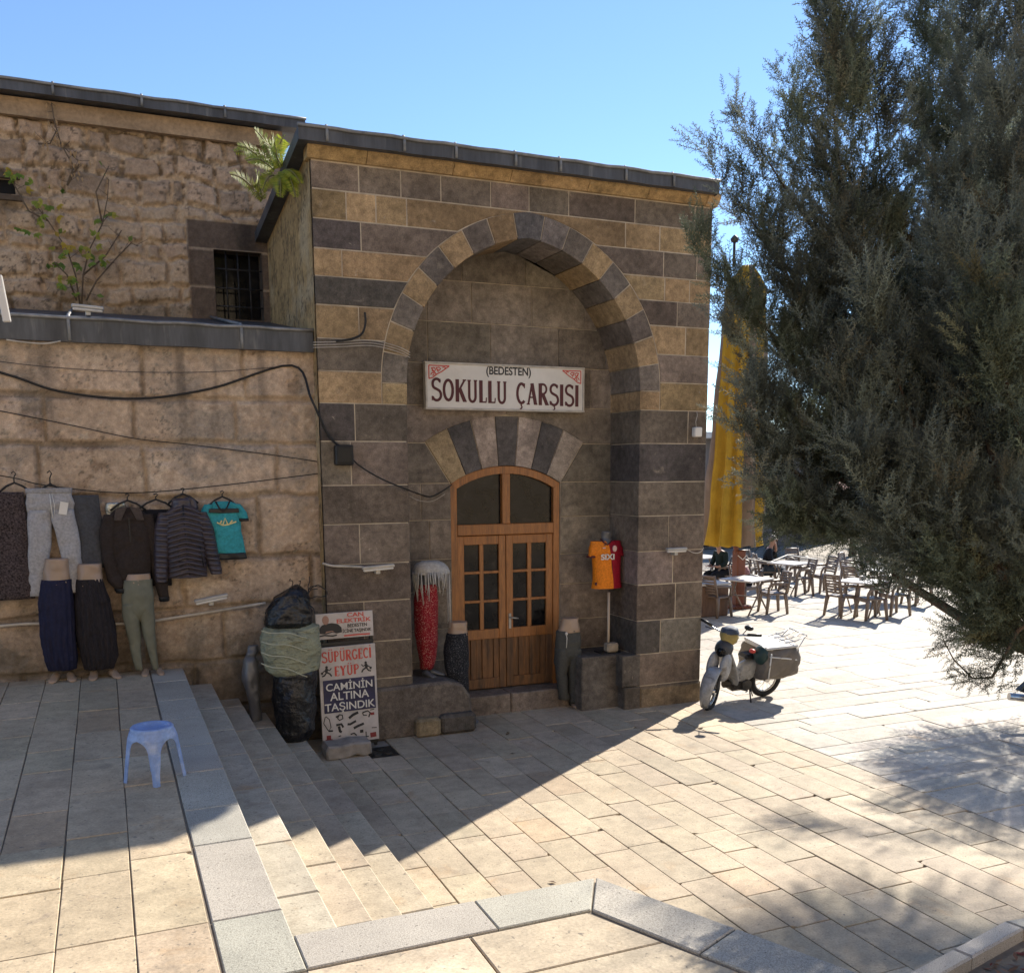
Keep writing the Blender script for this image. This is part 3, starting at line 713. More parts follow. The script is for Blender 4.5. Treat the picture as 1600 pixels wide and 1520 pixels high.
# hand lettered serif alphabet: strokes in a unit box (width, [(points, thickness)...])
def arc(cx, cy, rx, ry, a0, a1, n=12): return [(cx+rx*math.cos(math.radians(a0+(a1-a0)*i/n)), cy+ry*math.sin(math.radians(a0+(a1-a0)*i/n))) for i in range(n+1)]
TK_, TN_ = .19, .10
def sf(x, y, w_=.2): return ([(x-w_/2, y), (x+w_/2, y)], .06)
SPTS = arc(.30, .76, .215, .21, 25, 180, 10)+arc(.30, .74, .215, .20, 190, 255, 5)+arc(.32, .26, .22, .24, 75, -10, 8)+arc(.30, .25, .235, .22, -20, -165, 10)
LET = {'I': (.26, [([(.13, 0), (.13, 1)], TK_), sf(.13, .03), sf(.13, .97)]),
       'L': (.46, [([(.13, 0), (.13, 1)], TK_), sf(.13, .97), ([(.05, .035), (.44, .035)], .07), ([(.42, .03), (.44, .24)], .06)]),
       'U': (.62, [([(.13, 1), (.13, .3)]+arc(.31, .26, .18, .23, 180, 360, 12)+[(.49, 1)], .13), sf(.13, .97), sf(.49, .97)]),
       'O': (.64, [(arc(.32, .5, .245, .44, 0, 360, 24), .14)]),
       'S': (.58, [(SPTS, .13), ([(.49, .80), (.50, .97)], .06), ([(.065, .22), (.06, .03)], .06)]),
       'K': (.62, [([(.13, 0), (.13, 1)], TK_), sf(.13, .03), sf(.13, .97), ([(.19, .45), (.54, .97)], TN_), ([(.27, .58), (.54, .03)], TK_), sf(.54, .97), sf(.56, .03)]),
       'C': (.60, [(arc(.33, .5, .245, .44, 48, 312, 20), .14), ([(.50, .74), (.515, .96)], .06)]),
       'A': (.62, [([(.08, .02), (.30, .98)], TN_), ([(.30, .98), (.52, .02)], TK_), ([(.17, .34), (.44, .34)], .07), sf(.08, .03), sf(.53, .03)]),
       'R': (.62, [([(.13, 0), (.13, 1)], TK_), sf(.13, .03), sf(.12, .97), ([(.13, .96), (.30, .96)]+arc(.30, .74, .20, .22, 90, -90, 10)+[(.13, .52)], .11), ([(.28, .52), (.53, .03)], TK_), sf(.55, .03)]),
       'P': (.56, [([(.13, 0), (.13, 1)], TK_), sf(.13, .03), sf(.12, .97), ([(.13, .96), (.28, .96)]+arc(.28, .73, .20, .23, 90, -90, 10)+[(.13, .50)], .11)]),
       'G': (.64, [(arc(.33, .5, .245, .44, 48, 340, 20), .14), ([(.54, .42), (.54, .08)], .13), ([(.40, .43), (.62, .43)], .07), ([(.50, .74), (.515, .96)], .06)]),
       'E': (.50, [([(.13, 0), (.13, 1)], TK_), ([(.05, .035), (.45, .035)], .07), ([(.05, .965), (.45, .965)], .07), ([(.13, .51), (.36, .51)], .07), ([(.44, .03), (.45, .22)], .055), ([(.43, .97), (.44, .80)], .055), ([(.36, .42), (.36, .60)], .05)]),
       'Y': (.60, [([(.10, .98), (.30, .5)], TK_), ([(.52, .98), (.30, .5)], TN_), ([(.30, .52), (.30, 0)], TK_), sf(.30, .03, .24), sf(.10, .97), sf(.52, .97)])}
def letter_strokes(ch):
    base = {'Ç': 'C', 'Ş': 'S', 'İ': 'I', 'Ü': 'U', 'Ö': 'O'}.get(ch, ch)
    if base == ' ': return .42, []
    w_, st = LET[base]; st = list(st)
    if ch in 'ÇŞ': st += [([(w_/2, .02), (w_/2+.02, -.06), (w_/2+.06, -.12), (w_/2, -.2), (w_/2-.07, -.19)], .075)]
    if ch == 'İ': st += [([(w_/2, 1.12), (w_/2, 1.22)], .12)]
    if ch in 'ÜÖ': st += [([(w_/2-.12, 1.12), (w_/2-.12, 1.22)], .12), ([(w_/2+.12, 1.12), (w_/2+.12, 1.22)], .12)]
    return w_, st
def stroke(mb, pts, th, Y, dep, col=None):
    pts = [Vector(p) for p in pts]; L_ = []; R_ = []
    for i, p in enumerate(pts):
        a = pts[max(i-1, 0)]; b = pts[min(i+1, len(pts)-1)]; t_ = (b-a)
        t_ = t_.normalized() if t_.length > 1e-9 else Vector((1, 0)); n_ = Vector((-t_.y, t_.x))*th/2
        L_.append(p+n_); R_.append(p-n_)
    for i in range(len(pts)-1):
        q = [R_[i], R_[i+1], L_[i+1], L_[i]]; mb.poly([(v.x, Y-dep, v.y) for v in q], col)
def serif_text(mb, body, x, z, w_, h_, Y, sp=.06, dep=.003, rise=0, word=None):
    tot = sum(letter_strokes(c)[0]+sp for c in body)-sp; k = w_/tot; cx = 0; i_ = 0
    wi = 0
    for ch in body:
        lw, st = letter_strokes(ch); wi += ch == ' '
        if word is not None and wi != word: st = []
        for pts, th in st:
            P = [(x+(cx+p[0])*k, z+p[1]*h_+rise*(cx/tot)) for p in pts]
            horiz = abs(P[0][0]-P[-1][0]) > abs(P[0][1]-P[-1][1]) and len(P) == 2
            i_ += 1
            stroke(mb, P, th*(h_ if horiz else (k*.5+h_*.5)), Y, dep+(i_ % 5)*.0003)
        cx += lw+sp

# ------------------------------------------------------------------ the name board over the door
SX0, SX1, SZ0, SZ1, SY = 3.635, 5.775, 3.815, 4.375, 11.15
sg = thing('name_board', 'long white painted board over the arched door reading (BEDESTEN) SOKULLU ÇARŞISI', 'sign', ((SX0+SX1)/2, 11.2, SZ0))
q = MB(); q.cbox(((SX0+SX1)/2, SY+.04, (SZ0+SZ1)/2), (SX1-SX0, .08, SZ1-SZ0), ch=.004); bd = q.build('board', MT['white'], sg, True)
q = MB()
for z_ in (SZ0+.012, SZ1-.012): q.cbox(((SX0+SX1)/2, SY-.004, z_), (SX1-SX0+.01, .02, .024), ch=.003)
for x_ in (SX0+.012, SX1-.012): q.cbox((x_, SY-.004, (SZ0+SZ1)/2), (.024, .02, SZ1-SZ0-.05), ch=.003)
q.build('frame', mat('worn cream batten', (.50, .46, .40), .6, [(8, .7, 1.1, 4)]), sg, True)
for k_ in (0, 1): q = MB(); serif_text(q, 'SOKULLU ÇARŞISI', SX0+.075, SZ0+.10, 1.99, .268, SY, .055, rise=-.03, word=k_); q.build('lettering', MT['maroon'], sg, True)
q = MB(); text_mesh(q, '(BEDESTEN)', SX0+.79, SZ0+.402, .60, .13, SY-.001, .003, None, .02); q.build('lettering', MT['ink'], sg, True)
for sx, x_ in ((1, SX0+.05), (-1, SX1-.05)):
    q = MB(); P_ = lambda u, v: (x_+sx*u, SZ1-.045-v)
    for pts in ([(0, 0), (.26, 0)], [(0, 0), (.0, .155)], [(.0, .155), (.05, .14), (.10, .10), (.16, .07), (.26, .0)], [(.03, .03), (.07, .025), (.085, .05), (.06, .075), (.04, .06), (.05, .045)],
                [(.02, .11), (.04, .085), (.065, .09), (.06, .115), (.04, .115)], [(.10, .025), (.13, .02), (.15, .035), (.13, .055), (.11, .05)], [(.17, .02), (.20, .015), (.215, .025), (.2, .035)], [(.03, .03), (.09, .10)], [(.09, .02), (.12, .075)]):
        stroke(q, [P_(*p_) for p_ in pts], .013, SY, .003+len(q.v) % 7*.0003)
    q.build('corner_ornament', MT['red'], sg, True)

# ------------------------------------------------------------------ leaning advertising boards
def frame_pts(o, ux, uz, un): return lambda x, y, z: tuple(Vector(o)+Vector(ux)*x+Vector(un)*y+Vector(uz)*z)
class Tilt(MB):
    """faces drawn in a board's own x-z plane, then laid on the leaning board"""
    def lay(s, loc, rz, lean):
        M_ = Matrix.Translation(loc) @ Matrix.Rotation(rz, 4, 'Z') @ Matrix.Rotation(-lean, 4, 'X')
        s.v = [tuple(M_ @ Vector(p)) for p in s.v]; return s
AL, ARZ, ALEAN = (2.055, 10.18, .0), math.radians(4), math.radians(3.0)
bs = thing('sweeper_shop_sign', 'tall white board on the pier reading SÜPÜRGECİ EYÜP with a navy panel', 'sign', AL)
W_, ZB, ZM = .655, .075, 1.175
def tl(mb, name, mt, par, **k): mb.lay(AL, ARZ, ALEAN); return mb.build(name, mt, par, True, **k)
MT['banner'] = mat('creased white banner', (.50, .45, .42), .5, [(4, .8, 1.1, 4), (14, .93, 1.05, 3)], [(6, .3, .02, 3)], ((.32, .27, .22), 3, .55, .8))
MT['navyb'] = mat('faded navy panel', (.020, .019, .055), .5, [(5, .7, 1.4, 4)], [(6, .3, .02, 3)])
q = Tilt(); q.cbox((W_/2, .015, (ZB+ZM)/2), (W_, .03, ZM-ZB), ch=.003); tl(q, 'board', MT['banner'], bs)
q = Tilt()
for x_ in (.03, W_-.03): q.cbox((x_, .05, .76), (.035, .035, 1.52), ch=.003)
for z_ in (.05, ZM+.03): q.cbox((W_/2, .028, z_), (W_-.02, .02, .04), ch=.003)
tl(q, 'frame', MT['black'], bs)
q = Tilt(); q.cbox((W_/2+.005, -.003, .622), (W_-.06, .006, .37), ch=.001); tl(q, 'blue_panel', MT['navyb'], bs)
q = Tilt(); serif_text(q, 'SÜPÜRGECİ', .035, 1.005, W_-.085, .118, 0, .05, rise=.012); tl(q, 'lettering', MT['red'], bs); q = Tilt(); serif_text(q, 'EYÜP', .17, .845, .285, .11, 0, .05, rise=.004); tl(q, 'lettering', MT['red'], bs)
for tx, x_, z_, w2 in (('CAMİNİN', .065, .685, .535), ('ALTINA', .105, .575, .45), ('TAŞINDIK', .04, .462, .58)):
    q = Tilt(); text_mesh(q, tx, x_, z_-(.028 if 'Ş' in tx else 0), w2, .088+(.028 if 'Ş' in tx else 0)+(.022 if 'İ' in tx else 0), -.006, .003, None, .011); tl(q, 'lettering', MT['white'], bs)
def runner(q, x, z, sx, k=1.0):
    D_ = -.003
    q.prism([(x+a*math.cos(i*PI/6)*1.0, z+.115*k+a*math.sin(i*PI/6)) for i in range(12) for a in (.016*k,)], D_, .001, None, .001)
    for pts, th in (([(x, z+.10*k), (x-sx*.008*k, z+.055*k)], .034*k), ([(x, z+.055*k), (x+sx*.035*k, z+.035*k), (x+sx*.055*k, z+.005*k)], .018*k), ([(x-sx*.005*k, z+.055*k), (x-sx*.03*k, z+.02*k), (x-sx*.06*k, z+.012*k)], .018*k),
                    ([(x, z+.09*k), (x+sx*.035*k, z+.075*k), (x+sx*.055*k, z+.10*k)], .012*k), ([(x, z+.09*k), (x-sx*.035*k, z+.07*k), (x-sx*.055*k, z+.05*k)], .012*k), ([(x-sx*.045*k, z+.05*k), (x-sx*.07*k, z+.045*k)], .028*k)): stroke(q, pts, th, 0, .003+.0004*(len(q.v) % 5))
q = Tilt(); runner(q, .085, .845, 1, .95); tl(q, 'printed_runner', MT['ink'], bs); q = Tilt(); runner(q, .535, .855, -1, .95); tl(q, 'printed_runner', MT['ink'], bs)
q = Tilt()
# little printed goods along the foot of the board: hoses, motors, bags
for pts, th in (([(.04, .40), (.02, .33), (.07, .24), (.10, .28), (.085, .37), (.05, .405), (.04, .40)], .010), ([(.07, .24), (.12, .235)], .02), ([(.20, .41), (.235, .40), (.24, .36), (.20, .345), (.18, .37), (.20, .41)], .014), ([(.16, .385), (.20, .40)], .02),
                ([(.31, .355), (.36, .39), (.42, .41)], .03), ([(.47, .40), (.53, .415), (.56, .39), (.54, .34)], .016), ([(.47, .40), (.48, .37), (.52, .365)], .013), ([(.16, .295), (.22, .30), (.24, .26)], .026), ([(.19, .28), (.20, .22), (.22, .21)], .03),
                ([(.29, .29), (.32, .285), (.39, .315)], .026), ([(.36, .235), (.41, .255), (.48, .275)], .028), ([(.18, .165), (.21, .17)], .012), ([(.32, .17), (.36, .18), (.39, .15)], .016), ([(.43, .19), (.47, .19)], .035), ([(.50, .18), (.50, .12)], .012), ([(.47, .12), (.53, .12)], .014), ([(.56, .42), (.61, .425)], .01), ([(.57, .215), (.63, .21)], .01)):
    q = Tilt(); stroke(q, pts, th, 0, .003+.0003*(hash(th) % 5)); tl(q, 'printed_picture', MT['ink'], bs)
drp = mat('dull red print', (.22, .03, .03), .5)
for grp_ in ([([(.03, .12), (.11, .12)], .05), ([(.07, .14), (.07, .19)], .05)], [([(.585, .36), (.585, .39)], .045)], [([(.55, .13), (.62, .135)], .055)]):
    q = Tilt()
    for pts, th in grp_: stroke(q, pts, th, 0, .0035)
    tl(q, 'printed_bag', drp, bs)
es = thing('electrician_sign', 'small white board above the tall sign reading CAN ELEKTRİK with a printed man', 'sign', (AL[0], AL[1], 1.26))
q = Tilt(); q.cbox((W_/2-.012, .012, 1.405), (W_, .024, .285), ch=.003); tl(q, 'board', MT['banner'], es)
q = Tilt(); text_mesh(q, 'CAN', .345, 1.492, .19, .048, 0, .003, None, .02); tl(q, 'lettering', MT['red'], es); q = Tilt(); text_mesh(q, 'ELEKTRİK', .225, 1.432, .395, .060, 0, .003, None, .02); tl(q, 'lettering', MT['red'], es); q = Tilt(); stroke(q, [(.30, 1.287), (.46, 1.290), (.60, 1.287)], .016, 0, .003); tl(q, 'underline', MT['red'], es)
q = Tilt(); text_mesh(q, 'BEDESTEN', .345, 1.378, .225, .038, 0, .003, None, .018); tl(q, 'lettering', MT['ink'], es); q = Tilt(); text_mesh(q, 'İÇİNE TAŞINDIK', .285, 1.312, .335, .056, 0, .003, None, .018); tl(q, 'lettering', MT['ink'], es)
q = Tilt(); q.prism([(.03, 1.33), (.025, 1.385), (.055, 1.42), (.10, 1.435), (.17, 1.44), (.235, 1.425), (.275, 1.385), (.28, 1.33), (.22, 1.32), (.17, 1.335), (.10, 1.32)], -.003, .001, None, .0005); stroke(q, [(.0, 1.30), (.08, 1.31), (.17, 1.295), (.22, 1.305)], .016, 0, .0045)
tl(q, 'printed_man', MT['ink'], es)
q = Tilt(); q.prism([(.10+.038*math.cos(i*PI/7), 1.475+.05*math.sin(i*PI/7)) for i in range(14)], -.004, .001, None, .0005); pf = mat('printed skin', (.33, .19, .14), .6); tl(q, 'printed_face', pf, es); q = Tilt(); q.prism([(.09, 1.33), (.16, 1.345), (.20, 1.335), (.17, 1.355), (.10, 1.35)], -.005, .001, None, .0005)
tl(q, 'printed_hands', pf, es)
q = MB()
q.prism([(2.03, -.005), (2.02, .10), (2.05, .155), (2.20, .15), (2.33, .17), (2.52, .155), (2.53, .03), (2.45, -.005), (2.36, .03), (2.22, -.005)], 9.86, 10.13, None, .02)
tag(q.build('concrete_block', mat('rough concrete', (.30, .26, .22), .9, [(8, .7, 1.2, 5)], [(30, .5, .01, 5)])), 'broken concrete block holding the foot of the tall sign', 'block')

# ================================================================== soft goods
def ell(c, rx, ry, n=20, ang=0, fold=0, fk=0, ph=0, tilt=0, pw=1.0):
    """horizontal ring, rx across x and ry across y; fold ripples; tilt lifts z along x"""
    R = []
    for k in range(n):
        a = 2*PI*k/n; f = 1+fold*math.sin(fk*a+ph)
        cx, sy = math.cos(a), math.sin(a)
        if pw != 1: cx = math.copysign(abs(cx)**pw, cx); sy = math.copysign(abs(sy)**pw, sy)
        x, y = rx*f*cx, ry*f*sy
        R.append((c[0]+x*math.cos(ang), c[1]+y, c[2]+x*math.sin(ang)+tilt*x))
    return R
def lerp_st(st, n):
    """dense stations by smooth interpolation of a station table"""
    st = [np.array(s, float) for s in st]; out = []
    T = np.cumsum([0]+[np.linalg.norm((b-a)[:3]) for a, b in zip(st, st[1:])])
    for t in np.linspace(0, T[-1], n):
        i = min(max(np.searchsorted(T, t)-1, 0), len(st)-2); u = (t-T[i])/max(T[i+1]-T[i], 1e-9); u = u*u*(3-2*u)*.5+u*.5
        out.append(st[i]*(1-u)+st[i+1]*u)
    return out
def soft(mb, st, n=30, m=22, fold=0, fk=7, drift=.5, col=None, pw=1.0, ang=0, tilt=0, puff=None, cap=True, wr=.020):
    """flattened tube of cloth: stations (x, y, z, rx, ry)"""
    R = []
    for i, s in enumerate(lerp_st(st, n)):
        ring = ell(s[:3], s[3], s[4], m, ang, fold*(1-.6*i/n if fold < 0 else .35+.65*i/n), fk, drift*i*.3, tilt, pw)
        if puff:
            ring = [(x, s[1]+(y-s[1])*(1+puff(x-s[0], z)), z) for x, y, z in ring]
        R.append(ring)
    if wr and not puff:      # creases: ridged noise running down and across the cloth
        A_ = np.array(R); sd_ = len(mb.v) % 97
        g1 = 1-np.abs(2*fbm(A_[..., 0]+A_[..., 2]*.35, A_[..., 2]-A_[..., 0]*.5, 9, sd_, 3)-1); g2 = fbm(A_[..., 0]*2.2, A_[..., 2]*.5+A_[..., 1], 7, sd_+9, 2)
        A_[..., 1] -= wr*(2.2*(g1-.82)+1.1*(g2-.5)); A_[..., 0] += wr*.9*(fbm(A_[..., 2], A_[..., 1]*3, 8, sd_+3, 2)-.5)
        R = A_.tolist()
    mb.rings(R, col, True, cap, True)
def cloth(name, col, rough=.85, var=((40, .8, 1.15, 3),), bump=((55, .25, .004, 3), (9, .35, .02, 4)), tint=None, spec=.25): return mat(name, col, rough, list(var), list(bump), tint, spec)
def hanger(x, y, z, label, wd=.38, hook=.10, col='black'):
    q = MB(); q.tube([(x-wd/2, y, z-.10), (x-wd*.25, y, z-.035), (x, y, z), (x+wd*.25, y, z-.035), (x+wd/2, y, z-.10)], .011, 7)
    q.tube([(x, y, z-.005), (x, y, z+hook*.45), (x+.02, y, z+hook*.8), (x+.005, y, z+hook), (x-.02, y, z+hook*.85)], .006, 6)
    return tag(q.build('clothes_hanger', MT[col]), label, 'hanger', 'hangers on the clothes line')
YW = 10.60      # plane in which the clothes hang
# dark lace garment at the far left
q = MB(); soft(q, [(-.98, YW, 2.90, .26, .035), (-.98, YW, 2.4, .27, .045), (-.97, YW-.01, 1.95, .275, .05), (-.97, YW-.01, 1.84, .27, .05)], 24, 26, .05, 6)
tag(q.build('dark_skirt', cloth('dark speckled lace', (.040, .030, .030), .9, ((60, .3, 2.4, 2),), ((90, .6, .004, 2),))), 'long dark speckled skirt hanging at the left end of the wall', 'skirt')
# light grey sweatpants
def trousers(name, label, cat, mt, xw, zw, ww, legs, y=YW, ry=.045, group=None, fold=.05, waist=.05, root=None):
    """hanging or worn trousers: hip tube and two legs joined in one mesh; legs: list of station lists below the crotch"""
    q = MB(); hz = legs[0][0][2]
    soft(q, [(xw, y, zw, ww, ry*.8), (xw, y, zw-.06, ww*1.0, ry), (xw, y, hz+.06, ww*1.08, ry*1.1), (xw, y, hz-.01, ww*1.02, ry*.7), (xw, y, hz-.06, ww*.9, ry*.25)], 16, 28, fold*.5, 9, pw=.8)
    for L_ in legs: soft(q, L_, 22, 20, fold, 5, pw=.85)
    return q
q = trousers('sweatpants', '', '', None, -.495, 2.92, .205, [[(-.60, YW, 2.72, .105, .048), (-.60, YW, 2.63, .112, .052), (-.625, YW-.01, 2.35, .105, .05), (-.66, YW-.01, 2.05, .085, .045), (-.665, YW-.01, 1.90, .088, .05), (-.665, YW-.01, 1.865, .088, .05)],
                                                              [(-.39, YW, 2.72, .105, .048), (-.385, YW, 2.63, .112, .052), (-.355, YW-.01, 2.40, .105, .05), (-.33, YW-.02, 2.15, .085, .045), (-.36, YW-.03, 1.95, .065, .045), (-.36, YW-.03, 1.885, .066, .045)]])
sw = q.build('grey_sweatpants', cloth('pale grey jersey', (.33, .325, .335), .9)); tag(sw, 'pale grey sweatpants hung open by the waist with a white tag', 'trousers')
q = MB(); q.box((-.375, YW-.062, 2.735), (.075, .004, .125), rot=Matrix.Rotation(math.radians(12), 3, 'Y')); q.build('price_tag', MT['white'], sw)
q = MB(); soft(q, [(-.495, YW, 2.935, .212, .043), (-.495, YW, 2.885, .21, .046)], 4, 28, pw=.8); q.build('waistband', cloth('grey rib', (.28, .275, .285)), sw)
q = MB(); q.tube([(-.49, YW-.056, 2.88), (-.485, YW-.062, 2.75), (-.48, YW-.055, 2.64)], .004, 5); q.tube([(-.47, YW-.056, 2.88), (-.455, YW-.062, 2.77), (-.46, YW-.06, 2.68)], .003, 5); q.build('drawstring', MT['white'], sw)
# charcoal trousers hanging folded
q = MB(); soft(q, [(-.165, YW+.02, 2.86, .125, .03), (-.16, YW+.02, 2.5, .13, .04), (-.155, YW+.02, 2.12, .12, .045)], 20, 22, .05, 4)
tag(q.build('charcoal_trousers', cloth('charcoal wool', (.058, .060, .068))), 'plain charcoal trousers hanging folded beside the pale sweatpants', 'trousers')
# dark brown zip shirt
ck = cloth('dark brown fleece', (.032, .024, .021), .95)
q = MB(); soft(q, [(.225, YW, 2.73, .07, .04), (.225, YW-.01, 2.69, .15, .055), (.225, YW-.02, 2.62, .205, .065), (.22, YW-.02, 2.4, .20, .075), (.225, YW-.03, 2.12, .185, .08), (.23, YW-.02, 1.985, .165, .065)], 28, 30, .03, 7)
soft(q, [(.06, YW-.01, 2.66, .07, .05), (.015, YW-.02, 2.5, .075, .055), (.01, YW-.03, 2.2, .07, .06), (.06, YW-.05, 1.98, .075, .06), (.10, YW-.05, 1.90, .06, .05)], 22, 16, .06, 4)
soft(q, [(.385, YW-.01, 2.66, .07, .05), (.435, YW-.0, 2.45, .07, .05), (.465, YW-.0, 2.15, .065, .05), (.50, YW-.02, 1.90, .062, .05), (.515, YW-.03, 1.78, .05, .045)], 22, 16, .06, 4)
sh = q.build('zip_shirt', ck); tag(sh, 'dark brown zip neck fleece shirt with an open collar on the wall', 'shirt')
for sx in (-1, 1):
    q = MB(); q.prism([(.225+sx*.01, 2.74), (.225+sx*.12, 2.72), (.225+sx*.145, 2.60), (.225+sx*.075, 2.60)], YW-.088, YW-.07, None, .004); q.build('collar', cloth('fleece collar', (.065, .05, .044)), sh)
q = MB(); q.box((.225, YW-.092, 2.50), (.010, .014, .24)); q.build('zip', MT['black'], sh)
q = MB(); soft(q, [(.105, YW-.05, 1.90, .066, .055), (.115, YW-.05, 1.855, .06, .05)], 4, 16); q.build('cuff', MT['black'], sh); q = MB(); soft(q, [(.515, YW-.03, 1.79, .054, .048), (.52, YW-.03, 1.74, .05, .045)], 4, 16); q.build('cuff', MT['black'], sh)
# black sleeveless top on its hanger between shirt and jacket
q = MB(); soft(q, [(.47, YW+.045, 2.70, .17, .02), (.475, YW+.045, 2.55, .14, .025), (.48, YW+.045, 2.2, .13, .03), (.48, YW+.045, 1.9, .12, .03)], 14, 18, .05, 5)
tag(q.build('sleeveless_shirt', cloth('black jersey', (.012, .011, .013))), 'black top on a hanger half hidden between brown shirt and quilted jacket', 'shirt')
# quilted jacket
pc = mat('plum grey nylon', (.050, .040, .048), .38, [(9, .8, 1.2, 3)], [(14, .35, .012, 3)], None, .5)
def puff(x, z):
    v = (z+abs(x)*.30) % .052/.052; return .8*math.sqrt(max(0, 1-(2*v-1)**2))-.5
def puff2(x, z):
    v = (z+x*.1) % .055/.055; return .6*math.sqrt(max(0, 1-(2*v-1)**2))-.4
q = MB(); soft(q, [(.76, YW, 2.755, .075, .06), (.76, YW-.01, 2.70, .14, .075), (.76, YW-.02, 2.64, .20, .085), (.76, YW-.03, 2.4, .205, .105), (.765, YW-.03, 2.12, .20, .11), (.765, YW-.02, 1.985, .205, .09)], 110, 40, pw=.9, puff=puff)
soft(q, [(.60, YW-.02, 2.67, .085, .06), (.545, YW-.03, 2.5, .085, .07), (.515, YW-.05, 2.2, .075, .07), (.50, YW-.05, 1.98, .065, .06), (.50, YW-.05, 1.945, .055, .05)], 90, 18, puff=puff2)
soft(q, [(.915, YW-.02, 2.67, .085, .06), (.975, YW-.02, 2.5, .085, .07), (1.02, YW-.03, 2.2, .078, .07), (1.055, YW-.03, 2.04, .065, .06), (1.06, YW-.03, 2.005, .058, .05)], 90, 18, puff=puff2)
jk = q.build('quilted_jacket', pc); tag(jk, 'plum grey quilted jacket with a black zip hanging on the wall', 'jacket')
q = MB(); soft(q, [(.75, YW-.01, 2.70, .10, .07), (.75, YW-.01, 2.79, .095, .06), (.75, YW, 2.815, .07, .045)], 12, 22); soft(q, [(.845, YW+.03, 2.70, .08, .05), (.84, YW+.03, 2.80, .06, .04), (.82, YW+.03, 2.825, .03, .03)], 8, 16); q.build('hood', pc, jk)
q = MB(); q.tube([(.755, YW-.10, 2.745), (.758, YW-.112, 2.6), (.765, YW-.135, 2.35), (.775, YW-.138, 2.1), (.785, YW-.112, 1.985)], .008, 6); q.build('zip', MT['black'], jk)
for sx, x_ in ((-1, .67), (1, .90)):
    q = MB(); q.tube([(x_, YW-.125, 2.33), (x_+.01, YW-.132, 2.22), (x_+.025, YW-.125, 2.10)], .006, 5); q.build('pocket', MT['black'], jk)
# turquoise T shirt
tq = cloth('turquoise cotton', (.035, .27, .31), .8)
q = MB(); soft(q, [(1.165, YW, 2.775, .085, .025), (1.165, YW, 2.745, .155, .035), (1.17, YW-.01, 2.66, .17, .05), (1.19, YW-.01, 2.45, .155, .05), (1.215, YW-.01, 2.22, .165, .05)], 26, 28, .03, 6)
soft(q, [(1.03, YW, 2.745, .05, .035), (1.00, YW, 2.68, .06, .04), (.985, YW, 2.60, .06, .04)], 8, 14)
soft(q, [(1.295, YW, 2.745, .05, .035), (1.345, YW, 2.66, .065, .04), (1.37, YW, 2.585, .06, .04)], 8, 14)
ts = q.build('turquoise_shirt', tq); tag(ts, 'turquoise T shirt with black chest band, cuffs and hem', 'T-shirt')
q = MB(); soft(q, [(1.215, YW-.01, 2.225, .167, .052), (1.218, YW-.01, 2.155, .165, .05)], 4, 28); q.build('black_hem', MT['black'], ts)
q = MB(); q.prism([(1.012, 2.66), (1.02, 2.70), (1.32, 2.70), (1.325, 2.655), (1.18, 2.65)], YW-.066, YW-.03, None, .004); q.build('chest_band', MT['black'], ts)
q = MB(); q.tube([(1.09, YW-.035, 2.775), (1.12, YW-.065, 2.71), (1.16, YW-.075, 2.67), (1.20, YW-.065, 2.71), (1.235, YW-.035, 2.775)], .009, 6); q.build('neckband', MT['black'], ts)
q = MB(); soft(q, [(1.37, YW, 2.59, .062, .042), (1.375, YW, 2.56, .06, .04)], 3, 14); q.build('cuff', MT['black'], ts)
q = MB()
for pts in ([(1.09, 2.555), (1.15, 2.525), (1.20, 2.53), (1.29, 2.56)], [(1.15, 2.53), (1.175, 2.60), (1.20, 2.53)], [(1.12, 2.54), (1.14, 2.575)], [(1.22, 2.54), (1.25, 2.575)]): stroke(q, pts, .014, YW-.063, .004+.0005*(len(q.v) % 5))
q.build('chest_print', mat('pale gold print', (.45, .42, .22), .4, metal=.4), ts)
hanger(-.80, YW+.02, 2.99, 'black plastic hanger above the dark speckled skirt', .3, .11)
hanger(-.48, YW, 2.975, 'black hanger carrying the pale grey sweatpants', .24, .13)
hanger(.225, YW+.02, 2.80, 'black hanger inside the brown zip shirt', .34, .07)
hanger(.50, YW+.02, 2.805, 'dark hanger showing bare between shirt and quilted jacket', .36, .06)
hanger(.77, YW+.02, 2.86, 'black hanger inside the quilted jacket', .3, .06)
hanger(1.165, YW, 2.825, 'black hanger holding the turquoise T shirt', .30, .06)
hv = MB(); soft(hv, [(.11, YW+.05, 2.78, .09, .02), (.11, YW+.05, 2.70, .11, .02), (.11, YW+.05, 2.6, .1, .02)], 8, 14)
tag(hv.build('silver_vest', mat('silver foil fabric', (.4, .4, .36), .25, [(20, .4, 1.3, 3)], [(25, .6, .02, 3)], metal=.6)), 'silvery garment peeping out behind the brown shirt shoulder', 'vest')
